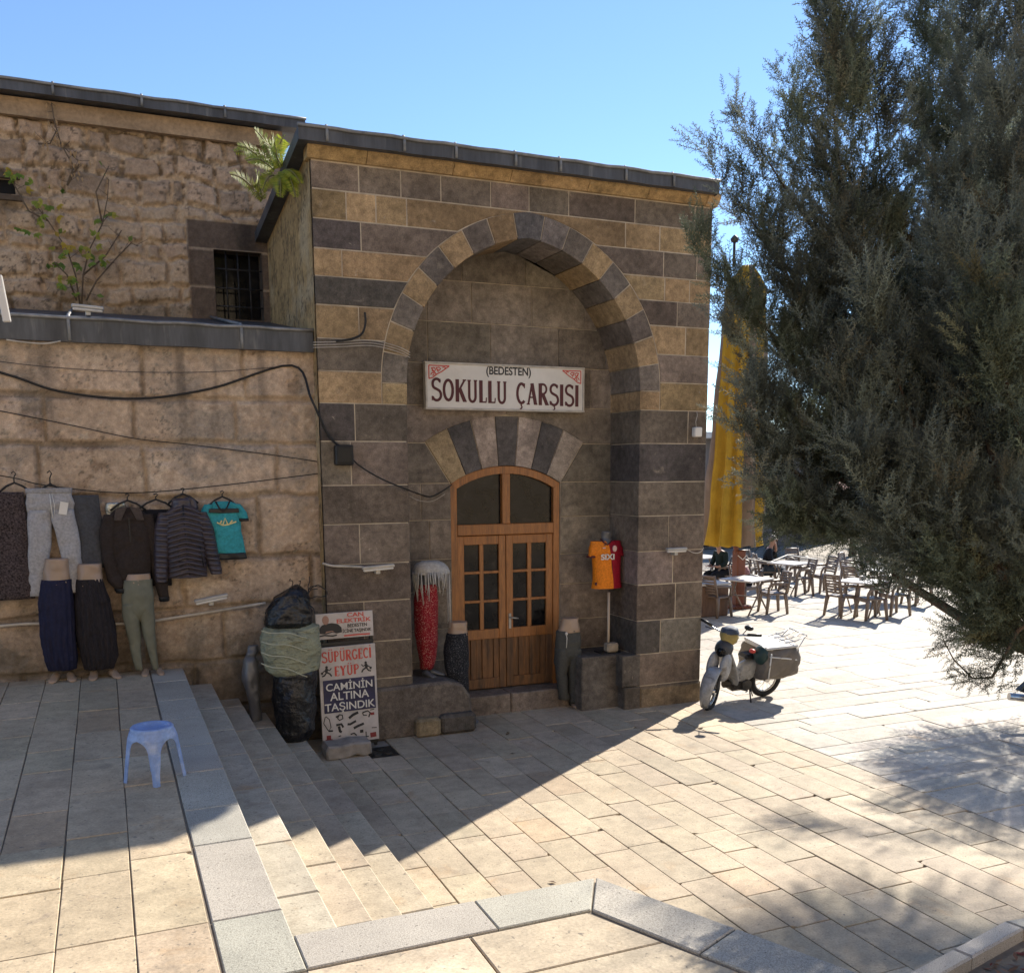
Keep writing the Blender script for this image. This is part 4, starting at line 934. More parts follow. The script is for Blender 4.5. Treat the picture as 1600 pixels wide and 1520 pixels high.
# rope and cables on the wall
def cable(name, pts, r, mt, label, cat, sub=6):
    P = [Vector(p) for p in pts]; Q = []
    for i in range(len(P)-1):
        a, b, c_, d = P[max(i-1, 0)], P[i], P[i+1], P[min(i+2, len(P)-1)]
        for k in range(sub):
            t_ = k/sub; Q.append(.5*((2*b)+(c_-a)*t_+(2*a-5*b+4*c_-d)*t_*t_+(3*b-a-3*c_+d)*t_**3))
    Q.append(P[-1]); q = MB(); q.tube(Q, r, 6); return tag(q.build(name, MT[mt]), label, cat)
wl = lambda px, py, Y=10.69: on_y(px, py, Y)
cable('clothes_line', [(-2.2, 10.66, 3.25)]+[tuple(wl(*p_, 10.64)) for p_ in ((0, 743), (70, 758), (200, 770), (340, 759), (497, 740))], .006, 'cable', 'thin dark line strung along the wall that carries the clothes', 'line')
cable('thick_cable', [(-2.2, 10.68, 4.4)]+[tuple(wl(*p_)) for p_ in ((0, 582), (95, 612), (215, 623), (330, 607), (456, 571))]+[tuple(on_y(x, y, 10.47)) for x, y in ((487, 625), (513, 680), (535, 700))], .013, 'cable', 'thick sagging black cable from the upper wall to the junction box', 'cable')
cable('thin_wire', [(-2.2, 10.69, 3.95)]+[tuple(wl(*p_)) for p_ in ((0, 642), (110, 664), (210, 685), (300, 695), (420, 710), (495, 721))], .005, 'cable', 'thin dark wire crossing the middle of the left wall', 'wire')
cable('upper_wire', [(-2.2, 10.69, 4.35)]+[tuple(wl(*p_)) for p_ in ((0, 565), (180, 580), (330, 581), (456, 571))], .003, 'cable', 'fine straight wire just above the thick sagging cable', 'wire')
cable('conduit', [(-2.2, 10.66, 1.5)]+[tuple(wl(*p_, 10.66)) for p_ in ((0, 978), (70, 974), (200, 974), (290, 962), (415, 942))], .016, 'pvc', 'dirty white conduit running low along the left wall', 'pipe')
cable('white_cable', [tuple(wl(*p_, 10.55)) for p_ in ((10, 531), (40, 535), (70, 537), (95, 533))], .008, 'pvc', 'loose white cable under the lead ledge', 'cable')
cable('black_lead', [tuple(on_y(*p_, 10.44)) for p_ in ((570, 488), (571, 505), (565, 522), (548, 530), (525, 533))], .012, 'cable', 'short black lead curling on the striped pier left of the arch', 'cable')
for k, dz in enumerate((0, 4, 8)):
    cable('pier_wire', [tuple(on_y(x, y+dz, 10.46-.01*k)) for x, y in ((489, 535), (530, 534), (580, 532), (620, 541), (641, 551))], .004, 'pvc', ('topmost', 'middle', 'lowest')[k]+' of three pale wires crossing the left pier', 'wire')['group'] = 'pale wires on the left pier'
cable('door_cable', [tuple(on_y(*p_, 10.44)) for p_ in ((545, 712), (565, 730), (600, 750), (637, 765))]+[tuple(on_y(*p_, 11.2)) for p_ in ((650, 770), (672, 776), (690, 768), (706, 757))], .009, 'cable', 'black cable from the junction box to the top of the door', 'cable')
cable('recess_wire', [tuple(on_y(*p_, 11.21)) for p_ in ((640, 775), (655, 782), (675, 783), (695, 772))], .004, 'pvc', 'pale wire looping left of the door fanlight', 'wire')
cable('corner_wire', [(6.255, 11.2, 4.9), (6.25, 11.2, 4.3), (6.245, 11.2, 3.4), (6.25, 11.2, 2.5), (6.245, 11.2, 2.2)], .008, 'pvc', 'pale wire running down the right corner of the recess', 'wire')
jb = thing('junction_box', 'small black junction box where the cables meet on the left pier', 'box', tuple(on_y(537, 711, 10.46)))
q = MB(); q.cbox((0, 0, 0), (.20, .10, .22), ch=.012); q.build('case', MT['black'], jb)
q = MB(); q.cbox((0, -.055, 0), (.16, .012, .17), ch=.006); q.build('cover', MT['cable'], jb)
def strip_lamp(px, py, Y, L_, rot, label, stem=True, r=.028, tone='alu'):
    p_ = on_y(px, py, Y); o = thing('strip_lamp', label, 'lamp', tuple(p_), 0, 'strip lamps on the walls'); Rm = Matrix.Rotation(-rot, 3, 'Y')
    q = MB(); q.cbox((0, 0, .012), (L_, .06, .035), rot=Rm, ch=.008); q.build('housing', MT[tone], o)
    q = MB(); q.cbox(Rm @ Vector((0, -.004, -.017)), (L_*.94, .045, .026), rot=Rm, ch=.01); q.build('lens', MT['white'], o)
    q = MB(); q.cbox((0, .05, -.045), (.05, .10, .05), ch=.006); q.build('bracket', MT[tone], o); return o
strip_lamp(330, 936, 10.55, .35, math.radians(9), 'white strip lamp on the left wall below the T shirt')
strip_lamp(591, 887, 10.40, .37, math.radians(3), 'grey strip lamp on the left pier above the signs', tone='pvc')
strip_lamp(1057, 859, 10.40, .30, math.radians(0), 'grey strip lamp on the right pier')
strip_lamp(137, 482, 10.9, .30, math.radians(-3), 'strip lamp standing on the lead ledge below the vine')
cable('lamp_cable', [tuple(on_y(*p_, 10.45)) for p_ in ((504, 880), (520, 884), (545, 885), (568, 886))], .014, 'pvc', 'white conduit feeding the lamp on the left pier', 'pipe')
cable('lamp_flex', [tuple(on_y(*p_, 10.44)) for p_ in ((1076, 860), (1086, 864), (1095, 862), (1099, 856))], .006, 'pvc', 'white flex curling off the lamp on the right pier', 'cable')
wb = thing('alarm_box', 'small cream alarm box near the right edge of the portal', 'box', tuple(on_y(1089, 675, 10.45)))
q = MB(); q.cbox((0, 0, 0), (.11, .08, .12), ch=.01); q.build('case', MT['white'], wb)
q = MB(); q.tube([(-.02, -.01, .06), (-.03, -.01, .13), (.0, -.0, .21), (.01, .03, .26)], .004, 5); q.build('wire', MT['pvc'], wb)
q = MB(); q.cbox(tuple(on_y(4, 467, 10.35)), (.07, .05, .42), rot=Matrix.Rotation(math.radians(-6), 3, 'Y'), ch=.008)
tag(q.build('white_post', MT['white']), 'white painted post end at the left edge above the ledge', 'post')
# ================================================================== LEG MANNEQUINS, STOOL, SACKS
def pst(l, r, py, Y, ry): 
    a, b = on_y(l, py, Y), on_y(r, py, Y); return (((a.x+b.x)/2), Y, (a.z+b.z)/2, abs(b.x-a.x)/2, ry)
def foot(mb, x, y, z, ang=0, L_=.22, w_=.042, h_=.07):
    """shoe-less mannequin foot, toe along -y turned by ang"""
    R = []
    d = Vector((math.sin(ang), -math.cos(ang), 0)); s_ = Vector((math.cos(ang), math.sin(ang), 0))
    for t_, w2, hh in ((-.28, .5, .5), (-.22, .85, 1.0), (0, .95, 1.25), (.2, .95, .95), (.45, 1.1, .6), (.62, .95, .42), (.70, .5, .25)):
        c_ = Vector((x, y, z))+d*(t_*L_); ring = []
        for k in range(10):
            a = 2*PI*k/10; ring.append(c_+s_*(w_*w2*math.cos(a))+Vector((0, 0, h_*hh*.5*(1+math.sin(a)))))
        R.append(ring)
    mb.rings(R)
MAN = 'half mannequins showing trousers'
YM = 10.55
def mannequin(label, base, waist, cloth_name, cm, build, feet, wm='beige', fm='beige', extra=None, name='leg_mannequin'):
    o = thing(name, label, 'mannequin', base, 0, MAN)
    q = MB(); soft(q, waist, 10, 24, pw=.9); q.build('waist', MT[wm], o, True)
    q = MB(); build(q); q.build(cloth_name, cm, o, True)
    for f in feet:
        q = MB(); foot(q, *f); q.build('foot', MT[fm], o, True)
    return o
pl = cloth('navy pleated cloth', (.016, .017, .042), .85)
mannequin('half mannequin in navy pleated trousers behind the pale sweatpants', (-.5, YM, ZT), [pst(70, 107, 872, YM, .095), pst(68, 109, 890, YM, .10), pst(66, 111, 912, YM, .11)], 'harem_trousers', pl,
          lambda q: soft(q, [pst(64, 112, 905, YM, .115), pst(60, 116, 940, YM, .13), pst(63, 118, 990, YM, .135), pst(70, 120, 1030, YM, .12), pst(76, 119, 1046, YM, .085)], 30, 110, .075, 17, .15),
          [(-.575, 10.60, ZT, -.25), (-.435, 10.60, ZT, .12)], 'beige', 'beige')
pd = mat('black striped pleats', (.020, .017, .019), .9, [(60, .6, 1.7, 2)], [(60, .3, .004, 2)], None, .2, stretch=(3, 3, .2))
mannequin('half mannequin in black pleated trousers beside the navy one', (-.13, YM, ZT), [pst(122, 159, 880, YM, .095), pst(121, 160, 893, YM, .10), pst(120, 161, 914, YM, .11)], 'harem_trousers', pd,
          lambda q: soft(q, [pst(119, 160, 904, YM, .115), pst(117, 172, 940, YM, .135), pst(120, 181, 990, YM, .14), pst(127, 183, 1025, YM, .125), pst(133, 178, 1044, YM, .09)], 30, 110, .08, 19, .15),
          [(-.215, 10.58, ZT, -.1), (-.03, 10.56, ZT, .35)])
lg = cloth('sage leggings', (.155, .155, .115), .75, ((12, .9, 1.1, 3),), ((8, .25, .015, 3),))
def legg(q):
    soft(q, [pst(193, 238, 905, YM, .095), pst(190, 241, 930, YM, .115), pst(191, 241, 950, YM, .105), pst(196, 238, 962, YM, .07), pst(205, 230, 970, YM, .03)], 18, 26, pw=.9)
    soft(q, [pst(191, 218, 942, YM, .09), pst(191, 219, 958, YM, .095), pst(196, 219, 985, YM, .075), pst(203, 221, 1010, YM, .055), pst(208, 222, 1030, YM, .05), pst(213, 224, 1047, YM, .036)], 20, 16)
    soft(q, [pst(215, 241, 942, YM, .09), pst(216, 242, 958, YM, .095), pst(222, 243, 985, YM, .075), pst(229, 245, 1010, YM, .055), pst(235, 247, 1030, YM, .05), pst(239, 248, 1046, YM, .036)], 20, 16)
mannequin('half mannequin in sage green leggings under the brown zip shirt', (.25, YM, ZT), [pst(197, 234, 896, YM, .08), pst(195, 236, 905, YM, .09), pst(193, 238, 913, YM, .095)], 'leggings', lg, legg,
          [(.285, 10.56, ZT, -.1, .2, .036, .05), (.42, 10.55, ZT, .12, .2, .036, .05)])
# dull grey bare leg form on the stairs
q = MB(); YG = 10.42
soft(q, [pst(384, 400, 1024, YG, .05), pst(380, 402, 1031, YG, .09), pst(378, 404, 1048, YG, .11), pst(378, 405, 1062, YG, .12), pst(384, 405, 1080, YG, .10), pst(389, 407, 1098, YG, .085), pst(390, 410, 1120, YG, .085), pst(390, 410, 1135, YG, .08)], 30, 20, pw=.95)
gm = q.build('bare_leg_form', MT['greyplastic'], None); tag(gm, 'bare shiny grey mannequin leg form standing on the steps by the wall', 'mannequin')
q = MB(); soft(q, [pst(388, 404, 1008, YG, .04), pst(385, 404, 1020, YG, .06), pst(384, 400, 1027, YG, .055)], 8, 14); q.build('neck', MT['greyplastic'], gm)
# red patterned trousers and fringed scarf on the left bench
YR = 10.86
rp = mat('red cloth with white flecks', (.22, .008, .016), .8, [(5, .75, 1.2, 3)], [(9, .35, .02, 4)], [((.55, .34, .28), 85, .57, .62)], .25)
mr = mannequin('half mannequin in red flecked trousers with a grey fringed shawl', (3.5, YR, .6), [pst(654, 683, 893, YR, .10), pst(655, 681, 905, YR, .10), pst(651, 682, 917, YR, .11)], 'red_trousers', rp,
          lambda q: (soft(q, [pst(651, 682, 912, YR, .115), pst(647, 684, 940, YR, .13), pst(648, 684, 975, YR, .125), pst(652, 683, 1010, YR, .11), pst(656, 680, 1030, YR, .09), pst(657, 676, 1044, YR, .07)], 26, 26, .04, 6)),
          [(3.47, 10.80, .61, .5, .2), (3.56, 10.86, .61, 1.1, .22)], 'greyplastic', 'greyplastic')
fm_ = cloth('grey white fringe', (.42, .40, .37), .95)
q = MB(); rr = random.Random(3)
R = []
for pxl, pxr, py, ry in ((658, 684, 876, .06), (650, 694, 880, .12), (646, 700, 887, .16), (644, 703, 896, .17)): R.append(pst(pxl, pxr, py, YR-.02, ry))
soft(q, R, 8, 26, .05, 9)
for i in range(64):
    a = 2*PI*i/64; cx_, cz_, rx_ = R[-1][0], R[-1][2], R[-1][3]
    x_, y_ = cx_+rx_*math.cos(a)*rr.uniform(.75, 1.02), YR-.02+.17*math.sin(a)
    l = rr.uniform(.06, .26); l = l+.45 if x_ > cx_+rx_*.72 and rr.random() < .55 else l
    if x_ < cx_-rx_*.3 and rr.random() < .5: l *= 1.4
    q.tube([(x_, y_, cz_+.03), (x_+rr.uniform(-.012, .012), y_-.012, cz_-l*.5), (x_+rr.uniform(-.02, .02), y_-.01, cz_-l)], [.009, .007, .004], 5)
q.build('fringed_shawl', fm_, mr, True)
# small dark speckled one
YS = 10.84
ds = mat('dark cloth with grey flecks', (.014, .015, .019), .9, [(5, .8, 1.2, 3)], [(9, .3, .02, 4)], [((.14, .14, .15), 95, .56, .64)], .25)
mannequin('half mannequin in black and grey speckled trousers leaning by the door', (3.98, YS, 0), [pst(702, 729, 971, YS, .09), pst(702, 729, 980, YS, .10), pst(700, 730, 992, YS, .11)], 'speckled_trousers', ds,
          lambda q: soft(q, [pst(699, 730, 988, YS, .115), pst(694, 732, 1015, YS, .13), pst(696, 732, 1045, YS, .13), pst(706, 731, 1075, YS, .11), pst(712, 729, 1100, YS, .08), pst(714, 727, 1112, YS, .06)], 24, 26, .04, 7),
          [(4.03, 10.80, 0, .2)], 'beige', 'greyplastic')
# grey trousers right of the door
YT = 10.92
gt = cloth('grey green jersey', (.072, .072, .066), .9)
def gtr(q):
    soft(q, [pst(871, 905, 984, YT, .09), pst(868, 907, 1003, YT, .12), pst(868, 907, 1022, YT, .105), pst(872, 904, 1032, YT, .06), pst(880, 896, 1040, YT, .03)], 16, 26, .03, 5, pw=.9)
    soft(q, [pst(868, 889, 1012, YT, .10), pst(867, 888, 1030, YT, .105), pst(869, 887, 1055, YT, .08), pst(872, 887, 1078, YT, .075), pst(874, 889, 1092, YT, .07)], 18, 16, .05, 5)
    soft(q, [pst(886, 907, 1012, YT, .10), pst(886, 908, 1030, YT, .105), pst(888, 908, 1055, YT, .085), pst(889, 908, 1078, YT, .08), pst(890, 907, 1097, YT, .075)], 18, 16, .05, 5)
mt = mannequin('half mannequin in loose grey green trousers right of the door', (5.6, YT, 0), [pst(878, 903, 965, YT, .085), pst(876, 904, 975, YT, .09), pst(872, 905, 987, YT, .10)], 'grey_trousers', gt, gtr,
          [(5.545, 10.96, .0, -.15, .22), (5.70, 10.93, .0, .1, .22)])
q = MB(); q.tube([tuple(on_y(884, 988, YT-.11)), tuple(on_y(886, 997, YT-.13)), tuple(on_y(885, 1012, YT-.13))], .006, 5); q.ball(tuple(on_y(885, 990, YT-.115)), .02, 8, 6); q.build('drawstring', MT['white'], mt, True)
# ------------------------------------------------------------------ football shirt on a pole stand
YJ = 10.90; jp = on_y(948, 1012, YJ)
st_ = thing('torso_stand', 'headless torso form on a pole standing on the right stone bench', 'mannequin', (jp.x, YJ, .70))
q = MB(); soft(q, [pst(941, 955, 830, YJ, .05), pst(941, 955, 842, YJ, .055), pst(930, 962, 850, YJ, .07)], 10, 16)
soft(q, [pst(926, 967, 850, YJ, .08), pst(930, 966, 880, YJ, .10), pst(932, 964, 905, YJ, .09)], 10, 20); q.build('torso', MT['greyplastic'], st_, True)
q = MB(); q.tube([(jp.x, YJ-.04, .70), (jp.x, YJ-.04, 1.5)], .019, 8); q.build('pole', mat('worn steel pole', (.46, .38, .30), .45), st_, True)
q = MB(); q.cbox((jp.x, YJ-.02, .708), (.30, .2, .016), ch=.004); q.build('base_plate', MT['black'], st_, True)
js = thing('football_shirt', 'orange and red halved football shirt on the torso form', 'football shirt', (jp.x, YJ, 1.5))
org, rd = cloth('orange polyester', (.72, .21, .012), .6), cloth('crimson polyester', (.27, .006, .022), .6)
def half(q, sx):
    S_ = [(923, 969, 845, .06), (922, 970, 852, .09), (925, 969, 865, .115), (927, 968, 885, .125), (927, 968, 905, .125), (925, 970, 918, .12)]
    R = []
    for l, r, py, ry in S_:
        s = pst(l, r, py, YJ, ry); mid = on_y(946+(py-845)*.08, py, YJ).x; ring = []
        for k in range(19):
            a = (PI/2+PI*k/18) if sx < 0 else (-PI/2+PI*k/18)
            x = s[0]+s[3]*math.copysign(abs(math.cos(a))**.8, math.cos(a))
            if k in (0, 18): x = mid
            f = 1+.05*math.sin(k*1.9+py*.13)
            ring.append((x, YJ+ry*f*math.sin(a), s[2]))
        R.append(ring)
    q.rings(R, None, False, False, True)
    if sx < 0: soft(q, [pst(925, 938, 846, YJ, .05), pst(921, 936, 856, YJ, .06), pst(919, 931, 869, YJ, .06)], 8, 14)
    else: soft(q, [pst(956, 968, 846, YJ, .05), pst(958, 972, 856, YJ, .06), pst(961, 974, 867, YJ, .06)], 8, 14)
for sx, mm in ((-1, org), (1, rd)):
    q = MB(); half(q, sx); q.build('shirt_half', mm, js, True)
q = MB(); q.tube([tuple(on_y(938, 842, YJ-.02)), tuple(on_y(943, 847, YJ-.07)), tuple(on_y(949, 851, YJ-.09)), tuple(on_y(953, 848, YJ-.07)), tuple(on_y(957, 843, YJ-.02))], .010, 6); q.build('collar', MT['maroon'], js, True)
q = MB(); soft(q, [pst(918, 930, 868, YJ, .062), pst(918, 930, 871, YJ, .06)], 3, 14); q.build('cuff', MT['maroon'], js, True); q = MB(); soft(q, [pst(961, 975, 866, YJ, .062), pst(962, 975, 869, YJ, .06)], 3, 14); q.build('cuff', MT['maroon'], js, True)
q = MB(); a = on_y(939, 875, YJ-.135); b_ = on_y(960, 866, YJ-.135); text_mesh(q, 'SIXI', a.x, a.z, b_.x-a.x, .075, a.y, .004, None, .03); q.build('lettering', MT['white'], js, True)
q = MB(); a = on_y(961, 857, YJ-.125); q.prism([(a.x+.03*math.cos(i*PI/5), a.z+.042*math.sin(i*PI/5)) for i in range(10)], a.y, a.y+.02, None, .002); a = on_y(944, 856, YJ-.125); q.box(tuple(a), (.04, .006, .014)); q.build('crest', mat('pale crest', (.62, .42, .38), .6), js, True)
q = MB(); a = on_y(931, 912, YJ-.115); q.box(tuple(a), (.025, .02, .035)); q.build('crest', MT['maroon'], js, True)
sb = on_y(956, 1011, 10.80)
q = MB(); q.cbox((sb.x, 10.82, .775), (.17, .13, .12), ch=.02); tag(q.build('stone_weight', mat('tuff offcut', (.34, .28, .21), .9, [(14, .7, 1.2, 5)], [(30, .5, .01, 5)])), 'small square stone weighing down the foot of the torso stand', 'stone')
# ------------------------------------------------------------------ blue plastic stool
so = thing('plastic_stool', 'faded blue round plastic stool standing on the shaded terrace', 'stool', (.20, 6.83, ZT))
sm = mat('sun faded blue plastic', (.20, .30, .56), .4, [(6, .82, 1.15, 5), (40, .9, 1.1, 3)], [(30, .1, .003, 3)], ((.36, .42, .58), 7, .52, .72), .4)
SH = .385
q = MB(); q.lathe([(.02, SH-.018), (.10, SH-.018), (.106, SH-.012), (.112, SH), (.134, SH), (.142, SH-.008), (.144, SH-.045), (.14, SH-.05), (.128, SH-.05), (.126, SH-.022), (.02, SH-.024)], n=40); q.build('seat', sm, so)
for L_ in range(4):
    a0 = -PI/2+L_*PI/2; q = MB(); R = []; Zs = [SH-.03, SH-.06, SH-.078, SH-.085, SH-.095, SH-.11, SH-.13, SH-.16, SH-.22, .08, .0]
    for z in Zs:
        t_ = (SH-z)/SH; r = .138+.052*t_
        hwid = {0: .13, 1: .13, 2: .13, 3: .094, 4: .076, 5: .060, 6: .049, 7: .041, 8: .036}.get(Zs.index(z), .034-.010*t_)
        ha = min(hwid/r, PI/4); ring = []
        n_ = 9
        for i in range(n_):
            a = a0+ha*(2*i/(n_-1)-1); bul = (1-abs(2*i/(n_-1)-1))*.016*min(1, t_*5); ring.append(((r+bul)*math.cos(a), (r+bul)*math.sin(a), z))
        for i in range(n_-1, -1, -1):
            a = a0+ha*(2*i/(n_-1)-1)*.92; bul = (1-abs(2*i/(n_-1)-1))*.016*min(1, t_*5); ring.append(((r+bul-.006)*math.cos(a), (r+bul-.006)*math.sin(a), z))
        R.append(ring)
    q.rings(R, smooth=False); q.build('leg', sm, so)
# ------------------------------------------------------------------ sacks beside the steps
def sack(name, st, mt, label, n=56, m=64, seed=1, amp=.10, band=False):
    q = MB(); R = []
    for i, s in enumerate(lerp_st(st, n)):
        ring = []
        for k in range(m):
            a = 2*PI*k/m
            g_ = fbm(np.array([math.cos(a)*2.6+seed*3+s[2]*1.5]), np.array([math.sin(a)*2.6+s[2]*6.]), 1.5, seed+40, 4)[0]; rdg = 1-abs(2*g_-1)
            f = 1+amp*1.6*(rdg-.8)+amp*(fbm(np.array([math.cos(a)*1.6+seed]), np.array([math.sin(a)*1.6+s[2]*4.]), 1.5, seed, 4)[0]-.5)*2+.03*math.sin(3*a+s[2]*22+seed)*amp*6
            ring.append((s[0]+s[3]*f*math.cos(a), s[1]+s[4]*f*math.sin(a), s[2]+.04*math.sin(2*a+seed)*amp*4))
        R.append(ring)
    q.rings(R, smooth=True); return tag(q.build(name, mt), label, 'sack')
MT['bin'] = mat('black bin liner', (.012, .012, .014), .28, [(6, .6, 1.4, 3)], [(7, .9, .05, 5), (25, .6, .012, 4)], None, .55)
YK = 10.16
sack('black_sack', [pst(444, 480, 1160, YK, .1), pst(432, 492, 1140, YK, .19), pst(426, 492, 1090, YK, .22), pst(428, 494, 1050, YK, .22), pst(436, 490, 1030, YK, .18), pst(450, 480, 1024, YK, .05)], MT['bin'], 'big black sack at the bottom of the pile beside the steps', seed=3)
wv = mat('pale green woven sack', (.30, .31, .215), .6, [(5, .75, 1.15, 4), (60, .88, 1.1, 2)], [(5, 1.0, .07, 5), (16, .8, .03, 4)], ((.13, .13, .09), 8, .58, .72), .35, stretch=(1, 1, 2.4))
wsk = sack('woven_sack', [pst(440, 480, 1062, YK, .1), pst(416, 500, 1046, YK, .22), pst(408, 500, 1020, YK, .25), pst(407, 500, 995, YK, .25), pst(412, 498, 980, YK, .22), pst(435, 482, 974, YK, .08)], wv, 'pale green woven sack squeezed between two black sacks', seed=8, amp=.07)
q = MB(); rr = random.Random(9)
for i in range(4):
    y0 = 985+i*17
    q.tube([tuple(on_y(408+k*9, y0+k*(1.2+.4*i)+2*math.sin(k), YK-.27+.012*abs(k-5))) for k in range(9)], .006, 5)
q.build('tie_cord', mat('pale cord', (.42, .42, .32), .7), wsk)
sack('black_sack', [pst(428, 478, 985, YK, .12), pst(412, 487, 972, YK, .20), pst(415, 488, 950, YK, .21), pst(428, 484, 930, YK, .17), pst(445, 478, 920, YK, .09), pst(455, 472, 916, YK, .04)], MT['bin'], 'black sack with a tied top lying on the woven sack', seed=5, amp=.12)
q = MB(); rr = random.Random(4)
for i in range(13):
    x0, y0 = rr.uniform(450, 486), rr.uniform(918, 945); P = [on_y(x0, y0, YK-.15+rr.uniform(-.1, .1))]
    d = Vector((rr.uniform(-.5, 1), rr.uniform(-.5, .3), rr.uniform(-.1, 1))).normalized()
    for k in range(5): P.append(P[-1]+d*.055); d = (d+Vector((rr.uniform(-.7, .7), rr.uniform(-.4, .4), rr.uniform(-.8, .5)))).normalized()
    q.tube([tuple(p_) for p_ in P], .005, 5)
tag(q.build('wire_scrap', MT['black']), 'tangle of black wire on top of the black sack', 'wire')

# ================================================================== MOPED
mp = thing('moped', 'old grey white moped with a brown cargo cover by the right corner', 'moped', (7.74, 10.34, 0), PI+math.radians(2))
mp.rotation_euler = (math.radians(-9), 0, PI+math.radians(2))
rub = mat('tyre rubber', (.015, .015, .016), .8, [(30, .7, 1.3, 3)])
chrome = mat('dull chrome', (.55, .54, .52), .25, [(12, .7, 1.1, 3)], metal=.9)
paint = mat('scuffed grey white paint', (.34, .34, .34), .35, [(5, .7, 1.1, 4), (25, .8, 1.1, 4)], [(30, .1, .004, 3)], ((.14, .12, .10), 9, .56, .72), .5)
dkp = mat('dark grey plastic', (.045, .045, .05), .5, [(8, .7, 1.3, 4)])
eng = mat('oily engine', (.05, .045, .04), .45, [(20, .5, 1.6, 4)], [(30, .4, .01, 3)], metal=.5)
tarp = mat('taupe cargo cover', (.155, .135, .115), .75, [(4, .8, 1.15, 4)], [(9, .6, .03, 4)], None, .3)
tarpw = mat('white cover top', (.62, .61, .58), .6, [(4, .85, 1.05, 4)], [(9, .5, .02, 4)])
def moped_wheel(c_, ax, par, nm):
    q = MB(); q.wheel(c_, ax, .225, .042, flat=.9); wl_ = q.build(nm, rub, par)
    q = MB(); q.wheel(c_, ax, .185, .014); A_ = Vector(ax).normalized(); u = A_.orthogonal().normalized(); v = A_.cross(u)
    for k in range(14):
        d = u*math.cos(2*PI*k/14)+v*math.sin(2*PI*k/14); q.tube([Vector(c_)+A_*.03*(-1)**k, Vector(c_)+d*.185], .003, 4)
    q.tube([Vector(c_)-A_*.05, Vector(c_)+A_*.05], .045, 12); q.build('rim', chrome, wl_)
sta = math.radians(36); hd = Vector((math.cos(sta), math.sin(sta), 0)); sdv = Vector((-math.sin(sta), math.cos(sta), 0))
HR = Vector((.34, 0, .82)); axle = Vector((.34, 0, .267))+hd*.36
moped_wheel((-.42, 0, .267), (0, 1, 0), mp, 'rear_wheel'); moped_wheel(tuple(axle), tuple(sdv), mp, 'front_wheel')
q = MB()
for s in (-1, 1): q.tube([HR+sdv*.055*s, axle+sdv*.065*s+Vector((0, 0, .1)), axle+sdv*.065*s], [.018, .022, .02], 8)
q.build('fork', dkp, mp)
q = MB(); R = []
for i in range(13):
    a = math.radians(-25+170*i/12); c_ = axle+hd*.295*math.cos(a)+Vector((0, 0, .295*math.sin(a))); w_ = .095*(.55+.45*math.sin(PI*i/12))
    rad = (hd*math.cos(a)+Vector((0, 0, math.sin(a)))); R.append([c_+sdv*w_*math.cos(PI*k/6)+rad*(.035*math.sin(PI*k/6)) for k in range(7)]+[c_+sdv*w_*.9*math.cos(PI*k/6)+rad*(.028*math.sin(PI*k/6)-.004) for k in range(6, -1, -1)])
q.rings(R); q.build('front_fender', paint, mp)
q = MB(); soft(q, [(.33, 0, .76, .04, .11), (.295, 0, .62, .045, .18), (.25, 0, .50, .05, .205), (.20, 0, .36, .055, .19), (.16, 0, .27, .045, .13)], 16, 20, wr=0); q.build('leg_shield', paint, mp)
for s_ in (-1, 1):
    q = MB(); q.ball(HR.lerp(axle, .46)+sdv*.085*s_+hd*.02, (.09, .055, .19), 16, 10, rot=Matrix.Rotation(math.radians(-24), 3, sdv)); q.build('fork_fairing', paint, mp)
q = MB(); q.ball(HR+hd*.05+Vector((0, 0, -.04)), (.15, .12, .12), 16, 10, rot=Matrix.Rotation(sta, 3, 'Z')); q.build('headlight_cowl', dkp, mp)
q = MB(); q.ball(HR+hd*.165+Vector((0, 0, -.06)), (.05, .07, .07), 14, 8, rot=Matrix.Rotation(sta, 3, 'Z')); q.build('headlight', MT['glass'], mp)
q = MB(); hb0 = HR+Vector((-.03, 0, .12))
q.tube([hb0-sdv*.40+Vector((-.02, 0, .13)), hb0-sdv*.2+Vector((0, 0, .06)), hb0, hb0+sdv*.2+Vector((0, 0, .05)), hb0+sdv*.34+Vector((-.02, 0, .07))], .012, 8); hb_ = q.build('handlebar', chrome, mp)
for s in (-1, 1):
    q = MB(); q.tube([hb0+sdv*.24*s+Vector((-.005, 0, .06+(.03 if s < 0 else 0))), hb0+sdv*.41*s+Vector((-.022, 0, .085+(.055 if s < 0 else 0)))], .02, 8); q.tube([hb0+sdv*.2*s+hd*.03+Vector((0, 0, .05)), hb0+sdv*.33*s+hd*.045+Vector((-.02, 0, .07))], .006, 5); q.build('grip', MT['black'], hb_)
q = MB(); soft(q, [(hb0.x, hb0.y, hb0.z+.10, .05, .05), (hb0.x, hb0.y, hb0.z+.06, .12, .11), (hb0.x-.01, hb0.y, hb0.z-.02, .13, .12), (hb0.x-.01, hb0.y, hb0.z-.09, .11, .10), (hb0.x, hb0.y, hb0.z-.12, .05, .05)], 14, 22, .06, 5); q.build('yellow_cover', mat('yellow cloth', (.36, .28, .10), .8, [(6, .7, 1.15, 4)], [(9, .5, .02, 4)]), mp)
q = MB(); soft(q, [(hb0.x-.01, hb0.y, hb0.z+.125, .05, .05), (hb0.x-.01, hb0.y, hb0.z+.10, .115, .10), (hb0.x-.01, hb0.y, hb0.z+.045, .13, .12)], 8, 22, .03, 5); q.build('blue_cap', mat('slate blue cloth', (.045, .065, .11), .7, [(6, .7, 1.2, 4)]), mp)
